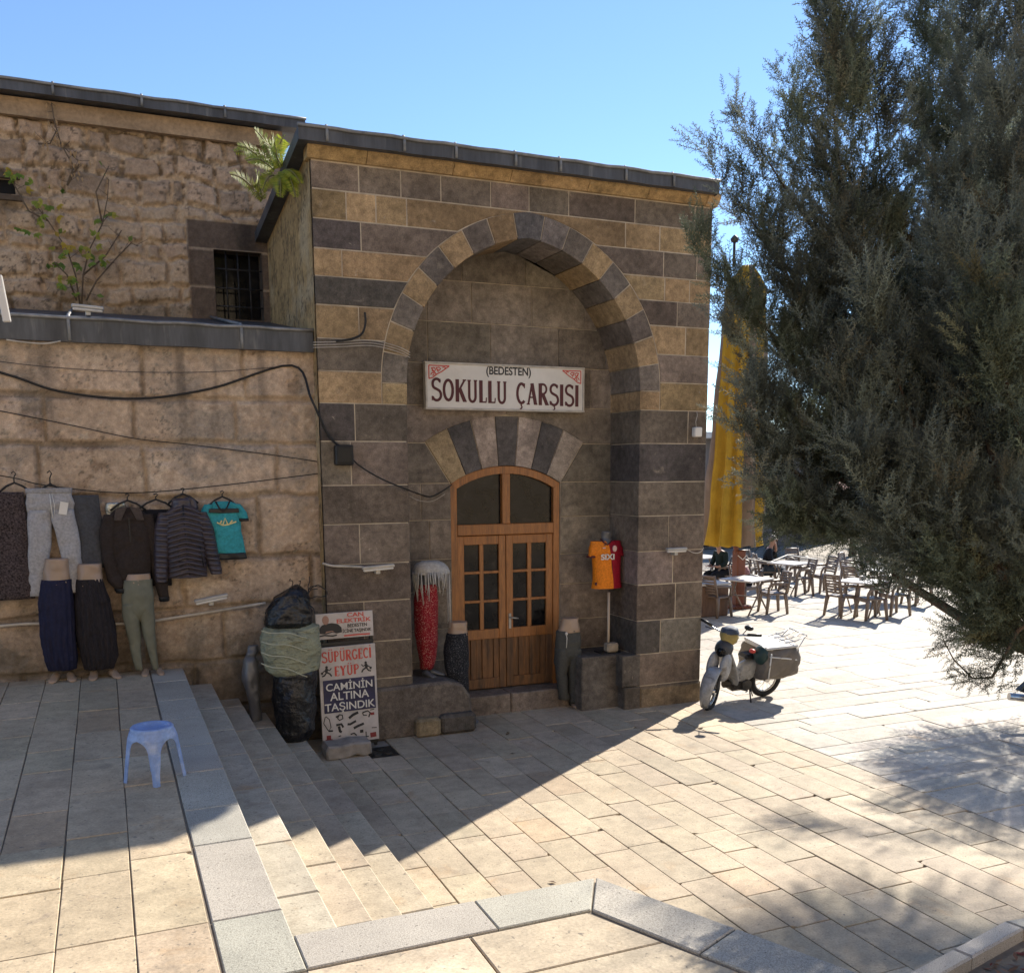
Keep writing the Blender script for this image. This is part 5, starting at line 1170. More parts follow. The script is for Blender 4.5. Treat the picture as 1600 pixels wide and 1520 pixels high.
q = MB(); q.tube([hb0+sdv*.18+Vector((0, 0, .05)), hb0+sdv*.24+hd*.04+Vector((0, 0, .15))], .006, 6); q.ball(hb0+sdv*.26+hd*.04+Vector((0, 0, .17)), (.055, .07, .035), 12, 8); q.build('mirror', MT['black'], mp)
q = MB()   # frame spine and side body
q.tube([(.33, 0, .70), (.20, 0, .46), (.02, 0, .36), (-.18, 0, .40), (-.42, 0, .52)], [.05, .055, .075, .085, .06], 12)
soft(q, [(.02, 0, .30, .12, .085), (-.10, 0, .40, .22, .10), (-.16, 0, .52, .20, .10), (-.2, 0, .58, .10, .08)], 12, 20, pw=.8); q.build('body', paint, mp)
q = MB(); q.cbox((.05, 0, .235), (.30, .17, .15), ch=.03); q.tube([(.08, .02, .25), (.30, .02, .27)], .055, 10); q.tube([(-.02, -.12, .25), (-.02, .12, .25)], .075, 14); q.build('engine', eng, mp)
q = MB(); q.tube([(.22, -.06, .22), (.05, -.13, .18), (-.25, -.14, .2), (-.62, -.14, .26)], [.016, .018, .035, .03], 8); q.build('exhaust', chrome, mp)
q = MB(); q.cbox((-.12, 0, .635), (.34, .19, .07), ch=.03); q.build('seat', MT['black'], mp)
q = MB(); q.tube([(.12, .08, .2), (.0, .17, .19), (.06, .2, .19)], .009, 6); q.tube([(-.04, -.1, .2), (-.06, -.22, .19)], .009, 6); q.build('footrest', chrome, mp)
q = MB(); q.tube([(-.08, .09, .22), (-.04, .23, .0)], .011, 6); q.tube([(-.10, .07, .22), (-.10, .16, .1)], .008, 6); q.build('kickstand', MT['black'], mp)
q = MB()   # bulky cover over the carrier
for_y = [(.0, .80), (.18, .80), (.27, .76), (.30, .60), (.31, .45), (.25, .33), (.10, .34)]
R = []
for x_, k in ((-.13, .90), (-.16, 1.0), (-.22, 1.03), (-.28, 1.02), (-.34, 1.04), (-.40, 1.03), (-.46, 1.05), (-.52, 1.04), (-.58, 1.05), (-.64, 1.0), (-.70, .96), (-.73, .84)):
    ring = []
    for i in range(32):
        a = 2*PI*i/32; yy = .29*k*math.copysign(abs(math.cos(a))**.55, math.cos(a)); zz = .555+(.225*k)*math.copysign(abs(math.sin(a))**.6, math.sin(a))
        yy *= 1.05+.085*math.sin(zz*34+x_*26+1.2*math.sin(x_*9)); ring.append((x_-.10*(.8-zz)*.2, yy, zz-.04*(x_+.4)))
    R.append(ring)
q.rings(R); cv = q.build('cargo_cover', tarp, mp)
q = MB(); q.cbox((-.42, 0, .785), (.54, .50, .035), ch=.015); q.cbox((-.22, 0, .76), (.16, .44, .05), ch=.02); q.build('cover_top', tarpw, mp)
q = MB()
for pts in ([(-.17, .31, .70), (-.45, .325, .66), (-.70, .28, .60)], [(-.185, .31, .74), (-.185, .32, .40)]): q.tube(pts, .010, 6)
q.build('strap', tarpw, cv)
q = MB(); q.ball((-.14, .16, .68), (.09, .12, .13), 14, 9); q.build('green_bag', mat('dark green nylon', (.012, .035, .035), .5), mp)
q = MB(); q.ball((-.02, .12, .735), (.04, .05, .03), 10, 6); q.build('red_cloth', MT['red'], mp)
q = MB()
for y_ in (-.16, -.05, .06, .17): q.tube([(-.50, y_, .815), (-.72, y_, .84), (-.86, y_, .90)], .007, 6)
q.tube([(-.86, -.18, .90), (-.86, .19, .90)], .008, 6); q.tube([(-.66, -.2, .835), (-.66, .2, .835)], .007, 6); q.tube([(-.86, .17, .9), (-.72, .2, .72), (-.68, .2, .5)], .007, 6); q.tube([(-.86, -.17, .9), (-.72, -.2, .72), (-.68, -.2, .5)], .007, 6); q.build('rear_rack', chrome, mp)
q = MB(); q.cbox((-.74, .0, .50), (.04, .12, .07), ch=.01); q.build('tail_light', MT['red'], mp)
# ------------------------------------------------------------------ black motorcycle at the right edge
A_ = on_z(1583, 1150, 0)+Vector((.42, -.12, 0))
mc = thing('motorcycle', 'black motorcycle parked under the tree at the right edge with a chrome exhaust', 'motorcycle', (A_.x+.62, A_.y-.05, 0), math.radians(-25))
q = MB(); q.wheel((-.35, 0, .30), (0, 1, 0), .245, .055); r1 = q.build('rear_wheel', rub, mc)
q = MB(); q.wheel((-.35, 0, .30), (0, 1, 0), .19, .02); q.tube([(-.35, -.06, .3), (-.35, .06, .3)], .06, 12); q.build('rim', chrome, r1)
q = MB(); q.wheel((.85, 0, .30), (0, 1, 0), .25, .045); r1 = q.build('front_wheel', rub, mc)
q = MB(); q.wheel((.85, 0, .30), (0, 1, 0), .20, .02); q.tube([(.85, -.06, .3), (.85, .06, .3)], .05, 12); q.build('rim', chrome, r1)
q = MB(); soft(q, [(.45, 0, .92, .16, .10), (.43, 0, .82, .24, .14), (.40, 0, .70, .22, .12)], 10, 22); q.build('fuel_tank', mat('gloss black paint', (.01, .01, .011), .15, coat=.6), mc)
q = MB(); q.tube([(.25, 0, .76), (0, 0, .75), (-.3, 0, .80), (-.55, 0, .84)], [.11, .13, .11, .05], 14); q.build('seat', MT['black'], mc)
q = MB(); q.prism([(-.30, .70), (-.60, .76), (-.74, .60), (-.86, .48), (-.80, .46), (-.62, .56), (-.35, .60)], -.07, .07, None, .02); q.build('tail_fender', MT['black'], mc)
q = MB(); q.cbox((-.70, 0, .72), (.05, .14, .07), ch=.012); q.build('tail_light', MT['red'], mc)
q = MB(); q.cbox((.25, 0, .42), (.42, .24, .32), ch=.05); q.tube([(.3, 0, .35), (.45, 0, .6)], .08, 12); q.build('engine', eng, mc)
q = MB(); q.tube([(.42, .10, .4), (.3, .15, .2), (-.1, .18, .24), (-.35, .19, .31), (-.86, .2, .36)], [.02, .022, .035, .05, .045], 12); q.build('exhaust', chrome, mc)
q = MB(); q.tube([(.62, -.07, .98), (.85, -.07, .30)], .022, 8); q.tube([(.62, .07, .98), (.85, .07, .30)], .022, 8); q.build('fork', chrome, mc)
q = MB(); q.tube([(.48, -.36, 1.06), (.6, -.2, 1.04), (.62, 0, 1.0), (.6, .2, 1.04), (.48, .36, 1.06)], .013, 8); q.build('handlebar', chrome, mc)
q = MB(); q.ball((.72, 0, .92), (.08, .09, .09), 14, 8); q.build('headlight', MT['glass'], mc)
q = MB(); q.tube([(.0, .1, .3), (-.02, .3, .0)], .012, 6); q.build('kickstand', MT['black'], mc)

# ================================================================== CAFE FURNITURE
chm = mat('taupe plastic', (.19, .145, .115), .42, [(4, .85, 1.12, 4)], [], None, .45)
def make_chair():
    o = thing('garden_chair', '', 'chair'); SW, SD, SHt, H = .44, .42, .43, .90
    q = MB(); q.cbox((0, 0, SHt), (SD, SW, .04), ch=.015); q.cbox((.2, 0, SHt-.03), (.03, .42, .07), ch=.01)
    q.build('seat', chm, o)
    for sx in (-1, 1):
        for sy in (-1, 1):
            q = MB(); q.tube([(sx*.19, sy*.20, SHt), (sx*.20, sy*.215, SHt-.12), (sx*.235, sy*.235, 0)], [.05, .04, .03], 7); q.build('leg', chm, o)
    q = MB(); X_ = lambda z: -.20-(z-SHt)*.24
    for sy in (-1, 1): q.tube([(X_(SHt), sy*.20, SHt), (X_(.66), sy*.205, .66), (X_(H), sy*.195, H)], .028, 7)
    for i in range(7):
        z = .52+i*.058; q.tube([(X_(z), -.2, z), (X_(z)-.025, 0, z+.004), (X_(z), .2, z)], .022 if i < 6 else .032, 7)
    q.build('backrest', chm, o)
    for sy in (-1, 1):
        q = MB(); q.tube([(X_(.67), sy*.21, .67), (-.05, sy*.255, .665), (.16, sy*.25, .645), (.20, sy*.225, .55), (.20, sy*.21, SHt)], [.026, .03, .032, .028, .028], 7); q.build('armrest', chm, o)
    return o
chair0 = make_chair(); used = [False]
def chair(px, py, deg, label, s=1.0):
    o = chair0 if not used[0] else copy_tree(chair0); used[0] = True
    P_ = on_z(px, py); o.location = P_; o.rotation_euler = (0, 0, math.radians(deg)); o.scale = (s, s, s)
    tag(o, label, 'chair', 'plastic cafe chairs on the plaza'); return o
tbm = mat('white laminate top', (.62, .60, .58), .4, [(5, .9, 1.05, 3)])
def make_table():
    o = thing('cafe_table', '', 'table')
    q = MB(); q.cbox((0, 0, .735), (.80, .80, .035), ch=.01); q.build('tabletop', tbm, o)
    for sx in (-1, 1):
        for sy in (-1, 1):
            q = MB(); q.tube([(sx*.10, sy*.31, .72), (-sx*.05, sy*.31, .38), (-sx*.33, sy*.31, 0)], .018, 7); q.build('leg', chm, o)
    q = MB()
    for z in (.36,): q.tube([(0, -.31, z), (0, .31, z)], .014, 6)
    q.build('stretcher', chm, o); return o
tab0 = make_table(); ut = [False]
def table(px, py, deg, label, sc=(1, 1, 1)):
    o = tab0 if not ut[0] else copy_tree(tab0); ut[0] = True
    o.location = on_z(px, py); o.rotation_euler = (0, 0, math.radians(deg)); o.scale = sc; return tag(o, label, 'table', 'white topped cafe tables')
table(1343, 962, 25, 'white cafe table in front in the right cluster with a small white box')
table(1390, 938, 15, 'long pink white cafe table behind the front right one', (1.5, 1, 1))
table(1165, 957, 20, 'round edged cafe table in shade in front of the brown post', (1.15, 1, 1))
table(1232, 925, 15, 'white cafe table in the middle where the man in black sits')
table(1098, 912, 10, 'white cafe table half hidden by the portal corner')
chair(1313, 962, 5, 'taupe chair at the left end of the front right table')
chair(1360, 967, 165, 'taupe chair nearest the viewer with back turned at the front right table')
chair(1396, 960, 170, 'taupe chair just right of the nearest one at the front right table')
chair(1340, 944, 0, 'taupe chair between the front right table and the long table behind')
chair(1432, 944, 175, 'taupe chair under the hanging twigs at the right of the long table')
chair(1330, 917, -60, 'taupe chair at the far left corner of the long table')
chair(1362, 913, -80, 'taupe chair on the far side of the long table')
chair(1118, 963, 15, 'taupe chair in shade beside the portal corner')
chair(1207, 957, 165, 'taupe chair with sunlit slats right of the shaded table')
chair(1163, 945, -80, 'taupe chair carrying the dark bag behind the shaded table')
chair(1250, 930, 165, 'taupe chair with striped sunlit back right of the middle table')
chair(1284, 925, 175, 'taupe chair at the right end of the middle group')
chair(1245, 908, -95, 'taupe chair on the far side of the middle table')
chair(1172, 912, -85, 'pale lit chair beside the brown post')
chair(1195, 918, -25, 'taupe chair under the man in black')
chair(1128, 925, 165, 'taupe chair under the man beside the post')
bx = on_z(1343, 962); q = MB(); q.cbox((bx.x+.12, bx.y+.1, .795), (.12, .09, .085), ch=.008); tag(q.build('napkin_box', MT['white']), 'small white napkin box on the front right table', 'box')
P_ = on_z(1163, 945)
bgp = thing('shoulder_bag', 'dark bag with a pinkish top lying on a chair behind the shaded table', 'bag', (P_.x, P_.y, .45))
q = MB(); soft(q, [(0, 0, .0, .17, .13), (0, 0, .10, .21, .15), (0, 0, .24, .18, .12), (0, 0, .28, .10, .07)], 14, 20, .05, 5); q.build('bag_body', cloth('black canvas', (.014, .014, .02)), bgp)
q = MB(); soft(q, [(-.04, -.0, .26, .15, .11), (-.05, 0, .36, .16, .11), (-.06, 0, .43, .10, .07)], 10, 18, .05, 4); q.build('pink_top', cloth('dusty pink cloth', (.30, .16, .16)), bgp)
def seg(name, V, E_, mt, par, lev=2, root=0):
    me = bpy.data.meshes.new(name); me.from_pydata([v[:3] for v in V], E_, []); o = link(name, me, mt, par)
    md = o.modifiers.new('skin', 'SKIN'); md.use_smooth_shade = True
    for i, v in enumerate(V):
        s_ = me.skin_vertices[0].data[i]; s_.radius = (v[3], v[4] if len(v) > 4 else v[3]); s_.use_root = i == root
    sb_ = o.modifiers.new('sub', 'SUBSURF'); sb_.levels = sb_.render_levels = lev; return o
skin = mat('skin', (.36, .20, .14), .55, [(6, .9, 1.1, 3)])
def person(loc, rz, label, top, low, hair, hand_face=False, lean=0, sc=1.0):
    """seated figure looking along +x"""
    o = thing('person', label, 'person', loc, rz); o.scale = (sc,)*3; l = lean
    # joints: pelvis, waist, chest, neck, head base
    V = [(0, 0, .50, .13), (.02+l*.2, 0, .68, .125), (.03+l*.6, 0, .90, .14), (.05+l, 0, 1.05, .055), (.07+l*1.1, 0, 1.10, .05), (.085+l*1.1, 0, 1.16, .075), (.09+l*1.1, 0, 1.24, .095), (.085+l*1.1, 0, 1.31, .07)]
    E_ = [(i, i+1) for i in range(7)]; J = {}
    for s in (-1, 1):
        n = len(V); V += [(.02+l*.7, s*.17, .98, .06), (.07+l*.6, s*.22, .74, .048)]
        if hand_face and s > 0: V += [(.20+l, .10, .98, .036), (.17+l, .05, 1.14, .03)]
        else: V += [(.28, s*.15, .67, .036), (.38, s*.10, .69, .03)]
        E_ += [(2, n), (n, n+1), (n+1, n+2), (n+2, n+3)]; J[s] = n
        m_ = len(V); V += [(.06, s*.10, .49, .095), (.44, s*.13, .50, .07), (.46+s*.06, s*.14, .10, .045), (.48+s*.06, s*.14, .05, .04), (.62+s*.06, s*.15, .03, .03)]
        E_ += [(0, m_), (m_, m_+1), (m_+1, m_+2), (m_+2, m_+3), (m_+3, m_+4)]
        hp = Vector(V[n+3][:3])
        fd = Vector((-.3, 0, 1)) if hand_face and s > 0 else Vector((1, 0, -.15))
        for k in range(4):
            n2 = len(V); off = Vector((0, (k-1.5)*.017, 0)); L_ = (.055, .065, .06, .045)[k]
            V += [tuple(hp+off+fd*.03)+(.009,), tuple(hp+off+fd*(.03+L_))+(.007,)]; E_ += [(n+3, n2), (n2, n2+1)]
        n2 = len(V); V += [tuple(hp+Vector((.0, -s*.035, .0))+fd*.01)+(.010,), tuple(hp+Vector((0, -s*.05, 0))+fd*.04)+(.008,)]; E_ += [(n+3, n2), (n2, n2+1)]
    seg('body', V, E_, skin, o)
    hx, hz = .09+l*1.1, 1.24
    q = MB(); q.tube([(hx+.088, 0, hz+.025), (hx+.118, 0, hz-.012), (hx+.09, 0, hz-.02)], [.008, .017, .012], 8)
    for s in (-1, 1): q.ball((hx, s*.096, hz-.005), (.025, .012, .034), 10, 6)
    q.build('nose_and_ears', skin, o)
    q = MB()
    for s in (-1, 1): q.ball((hx+.085, s*.035, hz+.02), (.012, .014, .009), 8, 5)
    q.tube([(hx+.08, -.028, hz-.052), (hx+.09, 0, hz-.054), (hx+.08, .028, hz-.052)], .006, 6); q.build('eyes_and_mouth', mat('dark eyes', (.05, .02, .02), .4), o)
    q = MB(); q.ball((hx-.018, 0, hz+.035), (.105, .103, .095), 16, 9); q.build('hair', hair, o)
    V2 = [(x, y, z, r*1.13) for x, y, z, r in [V[0], V[1], V[2]]]+[(.045+l*.9, 0, 1.02, .075)]; E2 = [(0, 1), (1, 2), (2, 3)]
    for s in (-1, 1):
        n = J[s]; k = len(V2); V2 += [(V[n][0], V[n][1], V[n][2], .075), (*V[n+1][:3], .062), (*(Vector(V[n+1][:3]).lerp(Vector(V[n+2][:3]), .92)), .048)]; E2 += [(2, k), (k, k+1), (k+1, k+2)]
    seg('jacket', V2, E2, top, o)
    V3 = [(0, 0, .50, .15)]; E3 = []
    for s in (-1, 1):
        k = len(V3); V3 += [(.06, s*.10, .49, .11), (.44, s*.13, .50, .085), (.455+s*.055, s*.14, .16, .068), (.46+s*.06, s*.14, .09, .066)]; E3 += [(0, k), (k, k+1), (k+1, k+2), (k+2, k+3)]
    seg('trousers', V3, E3, low, o)
    for s in (-1, 1):
        q = MB(); foot(q, .49+s*.06, s*.145, 0, PI/2, .28, .052, .085); q.build('shoe', MT['black'], o)
    return o
blk = cloth('black jacket', (.012, .013, .018)); jean = cloth('blue grey trousers', (.05, .065, .085)); ghair = mat('grey hair', (.22, .20, .18), .8); dhair = mat('dark hair', (.02, .016, .012), .7)
p2 = on_z(1195, 918); person((p2.x, p2.y, -.02), math.radians(-35), 'man in black jacket seated at the middle table, hand raised to his face', blk, jean, ghair, True, .05, 1.03)
p1 = on_z(1128, 925); person((p1.x, p1.y, -.02), math.radians(190), 'man in dark clothes seated half hidden behind the brown post', cloth('dark green coat', (.012, .022, .02)), cloth('black trousers', (.012, .012, .014)), dhair, False, .08, 1.03)
# ------------------------------------------------------------------ folded parasol
PB = on_z(1152, 950); D0 = PB.y
pz = lambda px, py: on_y(px, py, D0)
pa = thing('folded_parasol', 'tall folded yellow and taupe parasol on a brown timber post', 'parasol', (PB.x, PB.y, 0))
zb, ztp = pz(1150, 851).z, pz(1168, 415).z; wl_, wr_ = pz(1100, 851).x, pz(1186, 851).x; cxb = (wl_+wr_)/2; rb = (wr_-wl_)/2
q = MB(); YEL, TAU = (.52, .33, .035), (.30, .235, .19); M_ = 96; R = []; zz = list(np.linspace(zb, ztp, 26))
n0 = []
for i, z in enumerate(zz):
    t_ = i/25; r = rb*(1-.42*t_)*(1 if t_ < .93 else 1-.7*(t_-.93)/.07); cx_ = cxb+(pz(1168, 415).x-cxb)*t_; ring = []
    for k in range(M_):
        a = 2*PI*k/M_; f = .80+.16*math.cos(12*a+.9*math.sin(t_*5+a))+.05*math.sin(29*a+t_*7)+.03*math.sin(t_*23+3*a); ring.append((cx_+r*f*math.cos(a), D0+r*f*math.sin(a), z+(.03*math.cos(12*a) if i == 0 else 0)))
    n0.append(q.add(ring))
for a, b_ in zip(n0, n0[1:]):
    for k in range(M_):
        j = (k+1) % M_; sect = int(((k+4) % M_)/(M_/12)); q.face((a+k, a+j, b_+j, b_+k), YEL if sect in (6, 7, 8, 0, 10, 3) else TAU, True)
q.face([n0[-1]+k for k in range(M_)], TAU)
q.build('canopy', mat('parasol cloth', None, .8, [(3, .82, 1.1, 4)], [(8, .4, .03, 4)], sss=.25), pa, True)
q = MB(); tp = pz(1168, 415); q.lathe([(.02, 0), (.07, .03), (.09, .08), (.05, .13), (.02, .16)], (tp.x-.35, D0, ztp+.42), 14); q.tube([(tp.x-.35, D0, ztp-.05), (tp.x-.35, D0, ztp+.45)], .03, 8); q.build('finial', MT['iron'], pa, True)
q = MB(); q.cbox((PB.x, D0, .65), (.22, .22, 1.30), ch=.02); q.cbox((PB.x, D0, .04), (.46, .46, .08), ch=.02); q.tube([(PB.x, D0, 1.0), (cxb, D0, zb+.4)], .06, 10)
q.build('post', mat('red brown timber', (.17, .055, .028), .6, [(5, .75, 1.2, 4)]), pa, True)
q = MB(); q.tube([(PB.x-.12, D0-.12, 1.2), (PB.x, D0-.14, 1.1), (PB.x+.12, D0-.12, 1.2), (PB.x+.16, D0-.1, 1.12), (PB.x+.7, D0-.2, 1.02), (PB.x+1.5, D0+.2, 1.12), (PB.x+2.6, D0+.5, .95)], .012, 6); q.build('rope', MT['white'], pa, True)
q = MB(); a = on_z(1140, 962); q.cbox((a.x-2.0, a.y+.3, .33), (4.0, .5, .66), ch=.02); lw_ = q.build('timber_bench_wall', mat('brown planks', (.16, .09, .055), .7, [(3, .7, 1.2, 4)], [(8, .4, .02, 3)], stretch=(8, 8, 1))); tag(lw_, 'low brown plank wall with a pale top beside the portal corner', 'low wall')
q = MB(); q.cbox((a.x-2.0, a.y+.3, .685), (4.08, .58, .045), ch=.012); q.build('top_board', MT['white'], lw_)
# ------------------------------------------------------------------ far buildings
def house(name, label, x0, x1, y0, y1, h, wallc, roofc, doors=(), rh=0, over=.4):
    o = thing(name, label, 'building', ((x0+x1)/2, (y0+y1)/2, 0))
    q = MB(); q.box(((x0+x1)/2, (y0+y1)/2, h/2), (x1-x0, y1-y0, h)); q.build('wall', mat(name+' wall', wallc, .9, [(.8, .8, 1.15, 5)], [(9, .3, .02, 4)]), o, True)
    q = MB()
    if rh:
        a, b_, c_, d_ = (x0-over, y0-over, h), (x1+over, y0-over, h), (x1+over, y1+over, h), (x0-over, y1+over, h); m1, m2 = (x0+(y1-y0)/2, (y0+y1)/2, h+rh), (x1-(y1-y0)/2, (y0+y1)/2, h+rh)
        for f in ((a, b_, m2, m1), (c_, d_, m1, m2), (b_, c_, m2), (d_, a, m1), (d_, c_, b_, a)): q.poly(f)
    else: q.cbox(((x0+x1)/2, (y0+y1)/2-.3, h+.12), (x1-x0+over*2, y1-y0+over*2, .24), ch=.02)
    q.build('roof', mat(name+' roof', roofc, .8, [(3, .8, 1.15, 4)], [(14, .4, .03, 2)], stretch=(1, .3, .3)), o, True)
    for (dx, dw, dh, z0, dc, nm) in doors:
        q = MB(); q.cbox((dx, y0-.03, z0+dh/2), (dw, .1, dh), ch=.02); d1 = q.build(nm, mat(nm+' paint', dc, .5, [(4, .7, 1.2, 4)]), o, True)
        q = MB(); q.cbox((dx, y0-.02, z0+dh+.06), (dw+.2, .12, .1), ch=.02); q.build('lintel', MT['alu'], d1)
    return o
house('shop_row', 'grey shop row with maroon shutters behind the parasol', 19.0, 27.5, 31, 36, 4.2, (.20, .18, .17), (.62, .60, .57),
      [(19.8, .9, 2.2, .1, (.12, .015, .03), 'shutter'), (21.2, .8, 2.2, .1, (.03, .03, .04), 'door'), (22.6, .9, 2.2, .1, (.12, .015, .03), 'shutter'), (24.3, 1.4, 1.3, .9, (.02, .02, .025), 'window'), (26.3, 1.2, 2.2, .1, (.02, .02, .025), 'door')])
house('kiosk', 'low kiosk with a pink tiled hip roof seen through the tree', 26.2, 30.5, 33, 36.2, 2.15, (.10, .09, .08), (.42, .20, .18), [(27.5, 1.1, 1.4, .3, (.015, .015, .015), 'window')], .85)
house('far_house', 'pale far house with a red roof beyond the plaza', 44, 56, 44, 52, 4.5, (.45, .40, .34), (.32, .13, .09), [(46, 1.2, 1.4, 1.2, (.03, .03, .04), 'window'), (50, 1.2, 1.4, 1.2, (.03, .03, .04), 'window'), (54, 1.2, 1.4, 1.2, (.03, .03, .04), 'window')], 2.2)
house('stone_house', 'brown stone house with a flat roof on the far right of the plaza', 33, 42, 26, 33, 5.0, (.30, .24, .17), (.22, .20, .18), [(34.5, 1.1, 1.5, 1.0, (.03, .03, .03), 'window'), (37.5, 1.2, 2.2, .1, (.07, .03, .02), 'door'), (40.3, 1.1, 1.5, 1.0, (.03, .03, .03), 'window')])
house('bounce_house', 'long pale plastered house added unseen behind the viewer to bounce warm light', -24, 20, -20, -10, 13, (.78, .61, .40), (.30, .14, .09), (), 2.0)  # added out of view: its sunlit wall throws warm light into the shade
q = MB(); N_ = 60; R = []
for i in range(N_+1):
    a = math.radians(5+80*i/N_); r = 1900; hgt = 26+22*math.sin(i*.31)+14*math.sin(i*.83+1)+6*math.sin(i*2.1)
    R.append([(math.sin(a)*(r-160), math.cos(a)*(r-160), -2), (math.sin(a)*(r-60), math.cos(a)*(r-60), hgt*.6), (math.sin(a)*r, math.cos(a)*r, hgt), (math.sin(a)*(r+300), math.cos(a)*(r+300), -2)])
q.rings(R, None, False, False, True); tag(q.build('hills', mat('haze blue far hills', (.10, .17, .28), .95, [(.004, .8, 1.2, 4)])), kind='structure')  # haze of distance is put into the blue base colour
# ================================================================== PLANTS
nrs = np.random.RandomState(11)
def perp(d):
    d = d/np.linalg.norm(d, axis=-1, keepdims=True); h = np.where(np.abs(d[..., 2:3]) < .9, np.array([0, 0, 1.]), np.array([1., 0, 0]))
    u = np.cross(d, h); u /= np.linalg.norm(u, axis=-1, keepdims=True); return d, u, np.cross(d, u)
def make_spray(R, L=.30, n2=26, n3=8, w=.0068, spread=.085, k3=1.0):
    """feathery juniper plume along +z: blades as thin triangles, returns (k,3,3)"""
    T = []
    def blade(p, d, l, w_):
        d_, u, v = perp(d[None])[0][0], *[x[0] for x in perp(d[None])[1:]]
        a = R.uniform(0, 6.28); s = u*math.cos(a)+v*math.sin(a); T.append([p-s*w_/2, p+s*w_/2, p+d*l])
    for k in range(5): blade(np.array([0, 0, L*k/5]), np.array([R.normal(0, .03), R.normal(0, .03), 1.]), L/4.2, .007)
    for i in range(n2):
        t = (i+.5)/n2; z = L*t; a = i*2.4+R.uniform(-.5, .5); l2 = spread*(1-t*.82)*R.uniform(.6, 1.15)*(min(1, .35+t*2.2))
        el = R.uniform(.75, 1.1); d = np.array([math.cos(a)*math.sin(el), math.sin(a)*math.sin(el), math.cos(el)]); p0 = np.array([0, 0, z])
        blade(p0, d, l2, .006)
        m = max(3, int(n3*l2/spread*1.6))
        for j in range(m):
            s = (j+.6)/m; q = p0+d*l2*s; r = R.normal(0, .75, 3); dd = d+r+np.array([0, 0, .35]); dd /= np.linalg.norm(dd)
            blade(q, dd, R.uniform(.013, .030)*(1.15-s*.4)*k3, w)
    return np.array(T)
SPR = [make_spray(np.random.RandomState(s)) for s in (1, 2, 3, 4)]
def place_sprays(P, D, S_, R, lib=SPR):
    """copies of the plumes at points P along directions D, all in one vertex array"""
    out = []
    d, u, v = perp(D); tw = R.uniform(0, 6.28, len(P)); c, s = np.cos(tw)[:, None], np.sin(tw)[:, None]; u, v = u*c+v*s, v*c-u*s
    which = R.randint(0, len(lib), len(P))
    for k, tri in enumerate(lib):
        m = which == k
        if not m.any(): continue
        B = np.stack([u[m], v[m], d[m]], 1)*S_[m][:, None, None]
        W = np.einsum('tij,njk->ntik', tri, B)+P[m][:, None, None, :]
        out.append(W.reshape(-1, 3, 3))
    return np.concatenate(out)
def tri_mesh(name, tris, mt, parent, cols=None):
    V = tris.reshape(-1, 3); F = np.arange(len(V)).reshape(-1, 3)
    return np_mesh(name, V, F, mt, None if cols is None else np.repeat(cols, 3, 0), False, parent, True)
jun = mat('juniper needles', None, .6, [(1.4, .75, 1.25, 3)], [], None, .25, sss=.3)
bark = mat('fibrous bark', (.085, .058, .042), .9, [(6, .6, 1.4, 4)], [(14, .7, .02, 4)], stretch=(4, 4, .6))
V3 = lambda v: np.array([v.x, v.y, v.z])
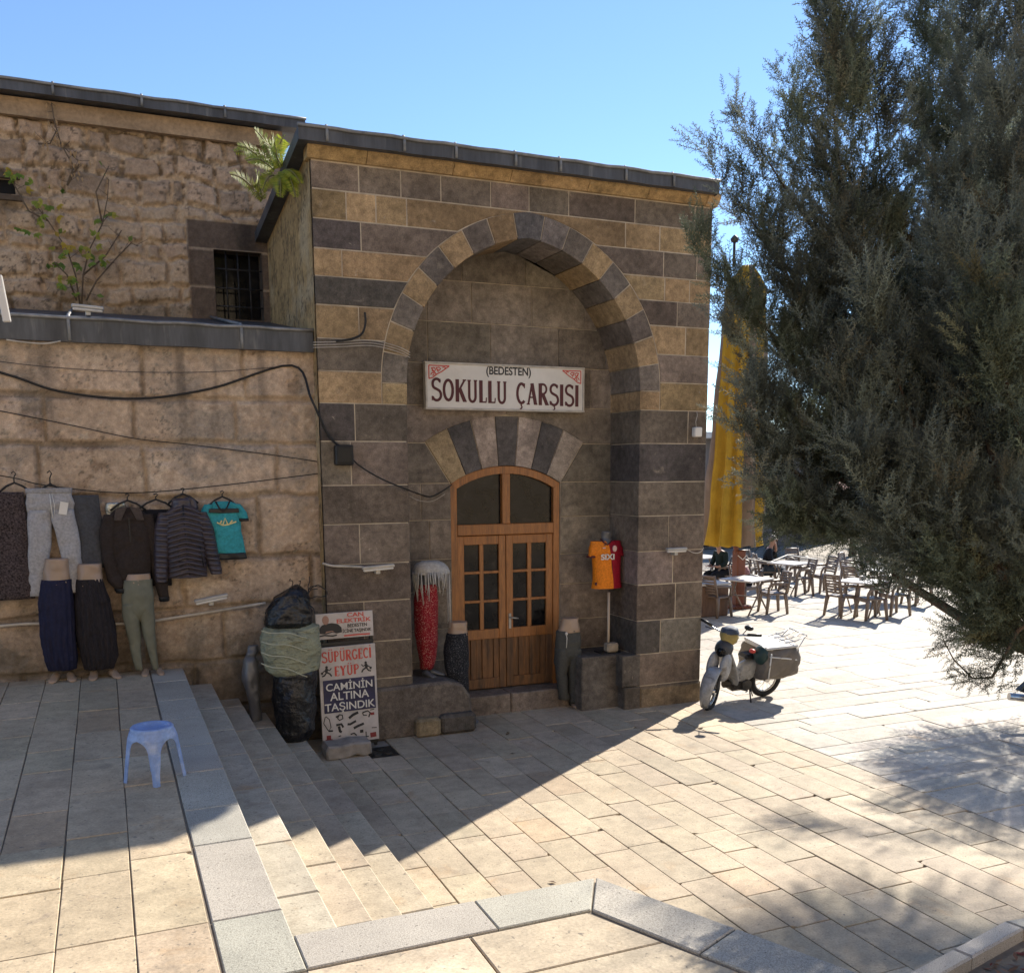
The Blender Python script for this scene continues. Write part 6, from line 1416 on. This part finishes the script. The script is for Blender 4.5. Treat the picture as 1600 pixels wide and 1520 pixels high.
# plumes of the near juniper: base pixel, tip pixel, distance at base and tip, radius (m), sprays
PL = [((1400, 900), (1300, -60), 5.9, 5.7, .42, 250), ((1420, 800), (1345, -120), 6.1, 6.2, .40, 210), ((1520, 900), (1530, -80), 6.0, 6.0, .50, 270), ((1590, 800), (1600, -60), 5.7, 5.6, .45, 220),
      ((1480, 520), (1440, -60), 6.4, 6.7, .34, 150), ((1520, 400), (1490, -120), 6.6, 6.9, .3, 110), ((1560, 420), (1400, 90), 6.5, 6.5, .22, 60),
      ((1340, 760), (1210, 330), 5.8, 5.5, .30, 120), ((1330, 640), (1150, 235), 5.8, 5.6, .18, 80), ((1320, 560), (1235, 150), 5.9, 5.7, .20, 70), ((1300, 500), (1082, 205), 5.8, 5.6, .14, 60), ((1320, 420), (1128, 130), 5.9, 5.7, .12, 50), ((1330, 330), (1215, 95), 5.9, 5.8, .14, 46),
      ((1330, 420), (1285, 20), 5.8, 5.7, .22, 80),
      ((1290, 610), (1066, 335), 5.7, 5.4, .12, 60), ((1300, 700), (1120, 480), 5.7, 5.4, .15, 60), ((1380, 600), (1300, 300), 5.7, 5.6, .34, 150), ((1480, 700), (1420, 420), 5.7, 5.6, .36, 150), ((1400, 760), (1240, 640), 5.6, 5.4, .24, 100), ((1560, 880), (1500, 560), 5.4, 5.3, .34, 130), ((1590, 560), (1560, 120), 5.3, 5.3, .3, 120), ((1260, 580), (1130, 420), 5.7, 5.5, .17, 60), ((1300, 740), (1155, 560), 5.6, 5.3, .17, 60), ((1310, 780), (1140, 640), 5.6, 5.3, .16, 60), ((1340, 810), (1175, 730), 5.5, 5.3, .22, 84), ((1400, 810), (1200, 800), 5.5, 5.3, .17, 70),
      ((1420, 760), (1300, 560), 5.4, 5.2, .24, 90), ((1480, 800), (1345, 420), 5.3, 5.1, .26, 110), ((1470, 900), (1315, 670), 5.2, 4.9, .22, 100), ((1520, 860), (1440, 700), 5.1, 4.9, .22, 84), ((1560, 760), (1470, 330), 5.2, 5.0, .30, 130), ((1600, 700), (1530, 420), 5.0, 4.8, .24, 100),
      ((1510, 870), (1390, 820), 5.2, 5.1, .18, 60), ((1580, 930), (1450, 860), 5.1, 5.0, .20, 70), ((1610, 950), (1500, 940), 5.1, 5.0, .17, 60), ((1600, 1000), (1510, 985), 5.2, 5.2, .16, 50), ((1620, 850), (1560, 780), 5.0, 4.9, .26, 90),
      ((1640, 900), (1650, 300), 5.4, 5.4, .45, 160), ((1700, 800), (1720, 100), 5.6, 5.6, .5, 160), ((1700, 1000), (1700, 700), 5.3, 5.3, .5, 120), ((1560, 600), (1480, 250), 5.6, 5.6, .32, 120), ((1430, 560), (1390, 280), 5.9, 5.9, .22, 60)]
R = np.random.RandomState(5); Ps, Ds, Ss, Cs = [], [], [], []
limbs = []
for (b, t, db, dt, rad, n) in PL:
    K = max(6, int(n*.40)); m_ = 11; n = K*m_
    B, T = V3(at_depth(*b, db)), V3(at_depth(*t, dt)); ax = T-B; L = np.linalg.norm(ax); ax /= L
    _, u, v = perp(ax[None]); u, v = u[0], v[0]
    sk = R.uniform(0, 1, K)**.85; ak = R.uniform(0, 6.28, K); rk = np.sqrt(R.uniform(.12, 1, K))*R.uniform(.75, 1.1, K)
    rep = lambda q_: np.repeat(q_, m_)
    s = np.clip(rep(sk)+R.normal(0, .035/max(L, .5)*1.0, n), 0, 1); a = rep(ak)+R.normal(0, .16, n); off = R.uniform(0, 1, n)**1.3
    taper = np.where(s < .25, .7+1.2*s, 1.0)*np.sqrt(np.clip(1.02-s, 0, 1))**.9
    bend = np.sin(s*3.1)[:, None]*np.array([0, 0, -.07*L])*abs(ax[0])
    rd = u*np.cos(a)[:, None]+v*np.sin(a)[:, None]
    # every sub-branch: plumes strung along its outward, upward line
    cdir = ax*.7+(u*np.cos(ak)[:, None]+v*np.sin(ak)[:, None])*.75+np.array([0, 0, .45]); cdir /= np.linalg.norm(cdir, axis=1, keepdims=True)
    base_r = rad*taper*rep(rk)*.80
    P = B+ax*(s*L*.96)[:, None]+rd*base_r[:, None]+bend+np.repeat(cdir, m_, 0)*((off-.55)*.34*(.5+.5*min(1, rad/.25)))[:, None]+R.normal(0, .022, (n, 3))
    D = np.repeat(cdir, m_, 0)+R.normal(0, .38, (n, 3))+np.array([0, 0, .1])
    Ps.append(P); Ds.append(D); Ss.append(R.uniform(.5, 1.0, n)*(.62+.38*np.clip(rad/.3, 0, 1))*(1.05-.45*off))
    c0 = np.array([.122, .146, .102]) if R.rand() < .55 else np.array([.150, .170, .142])
    tone = rep(R.uniform(.5, 1.45, K)); Cs.append(c0*(tone*R.uniform(.85, 1.2, n))[:, None]+(rep(R.uniform(0, 1, K)) < .07)[:, None]*np.array([.06, .03, .0])+(rep(R.uniform(0, 1, K)) > .90)[:, None]*np.array([.07, .075, .05]))
    limbs.append((B, T, bend, L))
# dangling twig at the lower right
for (px, py, k) in ((1585, 985, 10), (1575, 1010, 10), (1563, 1035, 12), (1545, 1060, 14), (1525, 1062, 14), (1505, 1050, 12), (1490, 1030, 9), (1478, 1010, 7), (1560, 1050, 10), (1580, 1045, 8), (1595, 1060, 8)):
    C0 = V3(at_depth(px, py, 5.0)); Ps.append(C0+R.normal(0, .03, (k, 3))); dd = R.normal(0, .6, (k, 3))+np.array([-.5, .2, -.25]); Ds.append(dd); Ss.append(R.uniform(.22, .45, k)); Cs.append(np.tile(np.array([.07, .08, .055]), (k, 1))*R.uniform(.8, 1.2, k)[:, None])
Ps, Ds, Ss, Cs = map(np.concatenate, (Ps, Ds, Ss, Cs))
# trunk position in the planting bed just right of the view
TR = np.array([4.95, 3.05, 0.0])
tree = thing('juniper_tree', 'big grey green juniper tree overhanging the plaza on the right', 'tree', tuple(TR))
def tree_mesh(P, D, S_, C, R, name, parent, lib=SPR):
    chunks, cc = [], []
    d, u, v = perp(D); tw = R.uniform(0, 6.28, len(P)); c, s = np.cos(tw)[:, None], np.sin(tw)[:, None]; u, v = u*c+v*s, v*c-u*s; wh = R.randint(0, len(lib), len(P))
    for k, tri in enumerate(lib):
        m = wh == k; B_ = np.stack([u[m], v[m], d[m]], 1)*S_[m][:, None, None]
        W_ = np.einsum('tij,njk->ntik', tri, B_)+P[m][:, None, None, :]; chunks.append(W_.reshape(-1, 3, 3)); cc.append(np.repeat(C[m], len(tri), 0))
    return tri_mesh(name, np.concatenate(chunks), jun, parent, np.concatenate(cc))
tree_mesh(Ps, Ds, Ss, Cs, R, 'crown', tree)
tr = MB(); top = TR+np.array([.35, .9, 3.2])
tr.tube([tuple(TR+np.array([0, 0, -.1])), tuple(TR+np.array([.03, .1, .6])), tuple(TR+np.array([.12, .4, 1.8])), tuple(top), tuple(top+np.array([.1, .5, 2.2])), tuple(top+np.array([.1, .8, 4.0]))], [.17, .145, .12, .10, .07, .03], 12)
tr.build('trunk', bark, tree, True)
for i, (B, T, bend, L) in enumerate(limbs):
    if i % 1 == 0:
        q = MB(); z = min(max(B[2]-.5, .6), 5); kz = (z-TR[2])/3.2; st0 = TR+np.array([.35, .9, 3.2])*min(kz, 1.4); mid = (st0+B)/2+np.array([0, 0, -.08])
        pts = [st0, mid, B]+[B+(T-B)*f+np.array([0, 0, -.07*L])*abs((T-B)[0]/L)*math.sin(f*3.1) for f in (.25, .5, .72)]
        q.tube([tuple(p_) for p_ in pts], [.042, .036, .026, .014, .007, .003], 7); q.build('limb', bark, tree, True)
q = MB(); q.tube([tuple(V3(at_depth(*p_, 5.05))) for p_ in ((1640, 950), (1590, 985), (1572, 1020), (1550, 1058), (1520, 1060), (1490, 1030), (1474, 1000))], [.016, .012, .009, .007, .005, .004, .003], 6); q.build('limb', bark, tree, True)
# planting bed with kerb and fallen leaves
ka, kb = on_z(1459, 1519), on_z(1553, 1467); kd = (kb-ka).normalized(); kn = Vector((kd.y, -kd.x, 0))
if kn.y > 0: kn = -kn
s0 = ka-kd*2.2; e0 = kb+kd*.12
q = MB(); q.poly([tuple(v+Vector((0, 0, .008))) for v in (s0+kn*.1, e0+kn*.1, e0+kn*.1+Vector((2.2, -.4, 0)), s0+Vector((4, -1.5, 0)))])
tag(q.build('planting_bed', MT['earth']), kind='structure')
q = MB(); L_ = (e0-s0).length; A = 0
while A < L_:
    b_ = min(A+.8, L_); pp = [s0+kd*(A+.004), s0+kd*(b_-.004), s0+kd*(b_-.004)+kn*.13, s0+kd*(A+.004)+kn*.13]; q.prism([(v.x, v.y) for v in pp], .10, -.02, jit(GRAN, .08, .02), .012, 'xy'); A = b_
pp = [e0, e0+Vector((2.5, -.35, 0)), e0+Vector((2.5, -.48, 0)), e0+kn*.13]; q.prism([(v.x, v.y) for v in pp], .10, -.02, jit(GRAN, .08, .02), .012, 'xy')
tag(q.build('bed_kerb', MT['granite']), kind='structure')
lt, lc = [], []
for i in range(700):
    p_ = np.array([*(ka+kn*rnd.uniform(.18, 1.3)+kd*rnd.uniform(-1.2, 1.0))[:2], .012+rnd.uniform(0, .025)]); a = rnd.uniform(0, 6.28); l = rnd.uniform(.02, .045)
    d = np.array([math.cos(a), math.sin(a), rnd.uniform(-.3, .3)])*l; s = np.array([-math.sin(a), math.cos(a), rnd.uniform(-.4, .4)])*l*.4; lt += [[p_-d, p_+s, p_+d], [p_-d, p_+d, p_-s]]; c_ = rnd.choice(((.16, .03, .02), (.12, .05, .025), (.20, .10, .05), (.07, .04, .03))); lc += [c_, c_]
o = tri_mesh('leaf_litter', np.array(lt), mat('dry leaves', None, .8), None, np.array(lc)); tag(o, 'dry red brown leaves lying in the planting bed', 'leaf litter', kind='stuff')
# tree standing out of the frame to the right whose shade falls across the plaza, and bushes at the back
def loose_tree(name, label, x, y, h, r, n, R, z0=1.0, big=1.6, cen=None, grp=None, col=(.05, .062, .035)):
    o = thing(name, label, 'tree' if h > 3 else 'bush', (x, y, 0), 0, grp)
    c0 = np.array([x, y, (h+z0)/2]) if cen is None else np.array(cen); P = R.normal(0, 1, (n, 3)); P /= np.linalg.norm(P, axis=1, keepdims=True); rad = R.uniform(.35, 1, n)**.5
    lump = .7+.5*vnoise(np.stack([np.arctan2(P[:, 1], P[:, 0])*1.6+x, P[:, 2]*3], -1), 3)
    D = P+np.array([0, 0, .4]); Q = c0+P*(rad*lump)[:, None]*np.array([r, r, (h-z0)/2])
    C = np.array(col)*R.uniform(.6, 1.4, n)[:, None]
    tree_mesh(Q, D, R.uniform(.7, 1.2, n)*big, C, R, 'crown', o, LIB2)
    q = MB(); q.tube([(x, y, -.05), (x+.05, y, h*.3), (x-.03, y+.05, h*.6), (x, y, h*.85)], [.05*h**.5+.05, .05*h**.5+.02, .07, .03], 9); q.build('trunk', bark, o, True)
    return o
LIB2 = [make_spray(np.random.RandomState(s), .5, 16, 4, .012, .2, 1.5) for s in (7, 8)]
sh = thing('shade_tree', 'second juniper just outside the right edge whose branches shade the plaza', 'tree', (12.38, 8.47, 0))
RS = np.random.RandomState(3); sv, pv = np.array([.829, .559, 0]), np.array([-.559, .829, 0]); Pq, Dq = [], []
for n_, z_, rn, rz_, k in ((.85, 2.85, 1.05, .85, 2000), (.95, 6.75, 1.35, 1.25, 3400), (-.4, 6.9, 1.0, 1.4, 700), (-.5, 4.6, .5, .9, 300), (-1.5, 3.6, 1.5, 2.2, 900)):
    u = RS.normal(0, 1, (k, 3)); u /= np.linalg.norm(u, axis=1, keepdims=True); rr_ = RS.uniform(.2, 1, k)**.5*(.72+.5*vnoise(np.stack([np.arctan2(u[:, 1], u[:, 0])*2.2+n_*9, u[:, 2]*3+z_], -1), 6))
    Pq.append(sv*15.0+pv*n_+np.array([0, 0, z_])+u*rr_[:, None]*np.array([rn, rn, rz_])); Dq.append(u+np.array([0, 0, .5]))
for n0_, n1_, z0_, z1_, k in ((.2, 2.35, 4.2, 4.6, 110), (.2, 1.7, 3.8, 4.0, 50), (.4, 1.5, 2.6, 3.0, 60), (.5, 2.0, 6.2, 6.6, 90), (.4, 1.5, 5.7, 5.8, 40)):
    f = RS.uniform(0, 1, k); Pq.append(sv*15.0+pv*(n0_+(n1_-n0_)*f)[:, None]+np.stack([0*f, 0*f, z0_+(z1_-z0_)*f], -1)+RS.normal(0, 1, (k, 3))*(.13*(1.15-f))[:, None]); Dq.append(np.tile(pv+np.array([0, 0, .3]), (k, 1))+RS.normal(0, .4, (k, 3)))
Pq, Dq = np.concatenate(Pq), np.concatenate(Dq); tree_mesh(Pq, Dq, RS.uniform(.6, 1.1, len(Pq))*.95, np.array([.12, .14, .095])*RS.uniform(.6, 1.3, len(Pq))[:, None], RS, 'crown', sh, LIB2)
q = MB(); q.tube([(12.38, 8.47, -.05), (12.4, 8.5, 2), (12.3, 8.45, 5), (12.4, 8.5, 7.6)], [.2, .16, .1, .03], 10); q.build('trunk', bark, sh, True)
for i, (x, y, h, r, n, lab) in enumerate(((21.5, 27.0, 2.6, 1.7, 260, 'dark bush behind the middle cafe tables'), (24.4, 26.3, 3.0, 1.9, 300, 'dark bush in the middle of the row behind the cafe'), (27.6, 25.2, 3.4, 2.0, 320, 'tall dark bush behind the right cafe tables'), (31, 23.5, 3.2, 2.0, 300, 'dark bush at the right end of the row behind the cafe'))):
    loose_tree('dark_bush', lab, x, y, h, r, n, np.random.RandomState(20+i), .1, 1.5, None, 'bushes behind the cafe', (.03, .036, .022))
# ------------------------------------------------------------------ vine on the upper wall
leafm = mat('thin leaf', None, .55, [(9, .8, 1.2, 3)], [], None, .3, sss=.35)
def leaf(T, C, p, d, n_, l, w_, c_):
    d = d/np.linalg.norm(d); s = np.cross(d, n_); s /= max(np.linalg.norm(s), 1e-6); q = p+d*l; m_ = p+d*l*.45
    fold = n_*w_*.25
    for a, b_ in ((m_+s*w_+fold, 1), (m_-s*w_+fold, -1)): T.append([p, a, q] if b_ > 0 else [p, q, a]); C.append(c_)
vine = thing('wall_vine', 'sparse climbing vine with yellow green leaves and bare twigs on the upper wall', 'climbing plant', tuple(on_y(125, 475, 13.2)))
RV = random.Random(12); q = MB(); LT, LC = [], []
YV = 13.27
stems = [[(125, 475), (118, 430), (105, 390), (75, 345), (55, 320)], [(128, 475), (130, 430), (140, 390), (160, 350), (168, 310), (170, 280)], [(135, 470), (150, 440), (185, 400), (205, 380), (215, 385)], [(120, 470), (105, 430), (85, 410)], [(105, 290), (115, 260), (95, 225), (85, 190), (80, 160)], [(60, 225), (78, 225), (88, 205)], [(105, 290), (125, 255), (100, 230)], [(130, 430), (165, 400), (190, 360)], [(75, 345), (45, 330), (20, 285), (10, 270)], [(160, 350), (150, 300), (170, 260)]]
for st in stems:
    P = [np.array(on_y(*p_, YV-RV.uniform(0, .09))) for p_ in st]; q.tube([tuple(p_) for p_ in P], [.012*(1-.7*k/len(P)) for k in range(len(P))], 5)
    dry = st[0][1] < 300
    for k in range(len(P)-1):
        for j in range(5 if dry else 3):
            f = RV.random(); p_ = P[k]*(1-f)+P[k+1]*f; d = np.array([RV.uniform(-1, 1), RV.uniform(-.8, .1), RV.uniform(-.6, .9)])
            e = p_+d*RV.uniform(.04, .16); q.tube([tuple(p_), tuple(e)], .003, 4)
            if dry: leaf(LT, LC, e, np.array([RV.uniform(-.4, .4), RV.uniform(-.4, 0), -1]), np.array([.2, -1, .1]), RV.uniform(.05, .09), .014, (.42, .28, .14))
            elif RV.random() < .25: leaf(LT, LC, e, d, np.array([0, -1, .3]), RV.uniform(.06, .1), .03, RV.choice(((.26, .27, .05), (.14, .20, .04), (.35, .27, .06))))
for cx_, cy_, n_, sp in ((65, 330, 18, 26), (62, 350, 10, 15), (140, 385, 14, 26), (150, 408, 12, 14), (95, 405, 16, 20), (100, 435, 14, 18), (20, 270, 12, 12), (40, 285, 6, 12), (45, 355, 3, 8), (158, 345, 8, 18), (110, 390, 8, 20)):
    for i in range(int(n_*.55)):
        p_ = np.array(on_y(RV.gauss(cx_, sp*.6), RV.gauss(cy_, sp*.5), YV-RV.uniform(.02, .2))); d = np.array([RV.uniform(-1, 1), RV.uniform(-.6, .1), RV.uniform(-1, .3)])
        c_ = RV.choice(((.15, .23, .035), (.24, .30, .05), (.10, .16, .03), (.34, .33, .06), (.42, .32, .05)))
        for a in (-.7, 0, .7):
            dd = np.array([d[0]*math.cos(a)-d[2]*math.sin(a), d[1], d[0]*math.sin(a)+d[2]*math.cos(a)]); leaf(LT, LC, p_, dd, np.array([RV.uniform(-.4, .4), -1, .4]), RV.uniform(.055, .10), RV.uniform(.018, .03), c_)
q.build('stems', mat('vine stem', (.12, .085, .055), .8), vine, True); tri_mesh('leaves', np.array(LT), leafm, vine, np.array(LC))
# ------------------------------------------------------------------ fern-like sapling on the portal roof
fernb = on_y(418, 285, 11.6)
fern = thing('roof_sapling', 'bright yellow green sapling with feathery fronds growing at the portal roof edge', 'sapling', tuple(fernb))
q = MB(); LT, LC = [], []
fr_ = [((432, 262), (398, 206), 11.3), ((430, 262), (366, 242), 11.3), ((432, 258), (443, 215), 11.4), ((425, 270), (372, 232), 11.2), ((410, 312), (360, 276), 11.5), ((410, 312), (400, 272), 11.6), ((430, 275), (410, 300), 11.2), ((440, 268), (455, 300), 10.95), ((445, 265), (470, 290), 10.85), ((436, 262), (425, 214), 11.2), ((440, 275), (438, 312), 10.9), ((448, 270), (462, 312), 10.85), ((428, 265), (385, 255), 11.1), ((440, 260), (412, 225), 11.2)]
for (b, t, Y) in fr_:
    B, T = np.array(on_y(*b, Y)), np.array(on_y(*t, Y-.25)); L = np.linalg.norm(T-B); P = []
    for k in range(9):
        f = k/8; P.append(B+(T-B)*f+np.array([0, 0, .16*L*math.sin(f*PI*.9)]))
    q.tube([tuple(p_) for p_ in P], .006, 5); shade = Y < 11
    for k in range(1, 9):
        for h_ in (0, .33, .66):
            p_ = P[k-1]*(1-h_)+P[k]*h_; d0 = P[k]-P[k-1]; d0 /= np.linalg.norm(d0); side = np.cross(d0, np.array([0.1, -.9, .35])); side /= np.linalg.norm(side)
            for s in (-1, 1):
                l = .16*math.sin(.35+2.5*(k+h_)/9)*RV.uniform(.85, 1.1)
                leaf(LT, LC, p_, side*s+d0*.35+np.array([0, 0, -.2]), np.cross(side, d0)*np.sign(np.cross(side, d0)[1]+1e-6)*-1, max(l*.72, .03), .0085, RV.choice(((.30, .34, .035), (.36, .37, .05), (.22, .28, .03))))
q.build('stems', mat('green stem', (.16, .15, .05), .7), fern, True); tri_mesh('leaves', np.array(LT), leafm, fern, np.array(LC))
# loose leaves and crumbs on the paving
def litter(px, py, z, l, label):
    P_ = on_z(px, py, z); T, C = [], []; leaf(T, C, np.array([P_.x, P_.y, z+.006]), np.array([rnd.uniform(-1, 1), rnd.uniform(-1, 1), .1]), np.array([.1, .1, 1.]), l, l*.28, (.10, .06, .035))
    o = tri_mesh('fallen_leaf', np.array(T), leafm, None, np.array(C)); tag(o, label, 'leaf', 'leaves fallen on the paving')
for px, py, lab in ((797, 1144, 'dark leaf on the shaded plaza nearest the threshold'), (790, 1149, 'dark leaf just below another on the shaded plaza'), (796, 1178, 'dark leaf alone on the shaded plaza'), (1124, 1222, 'brown leaf on the sunlit plaza near the middle'), (870, 1420-40, 'brown leaf beside the granite coping apex')):
    litter(px, py, .0, .07, lab)
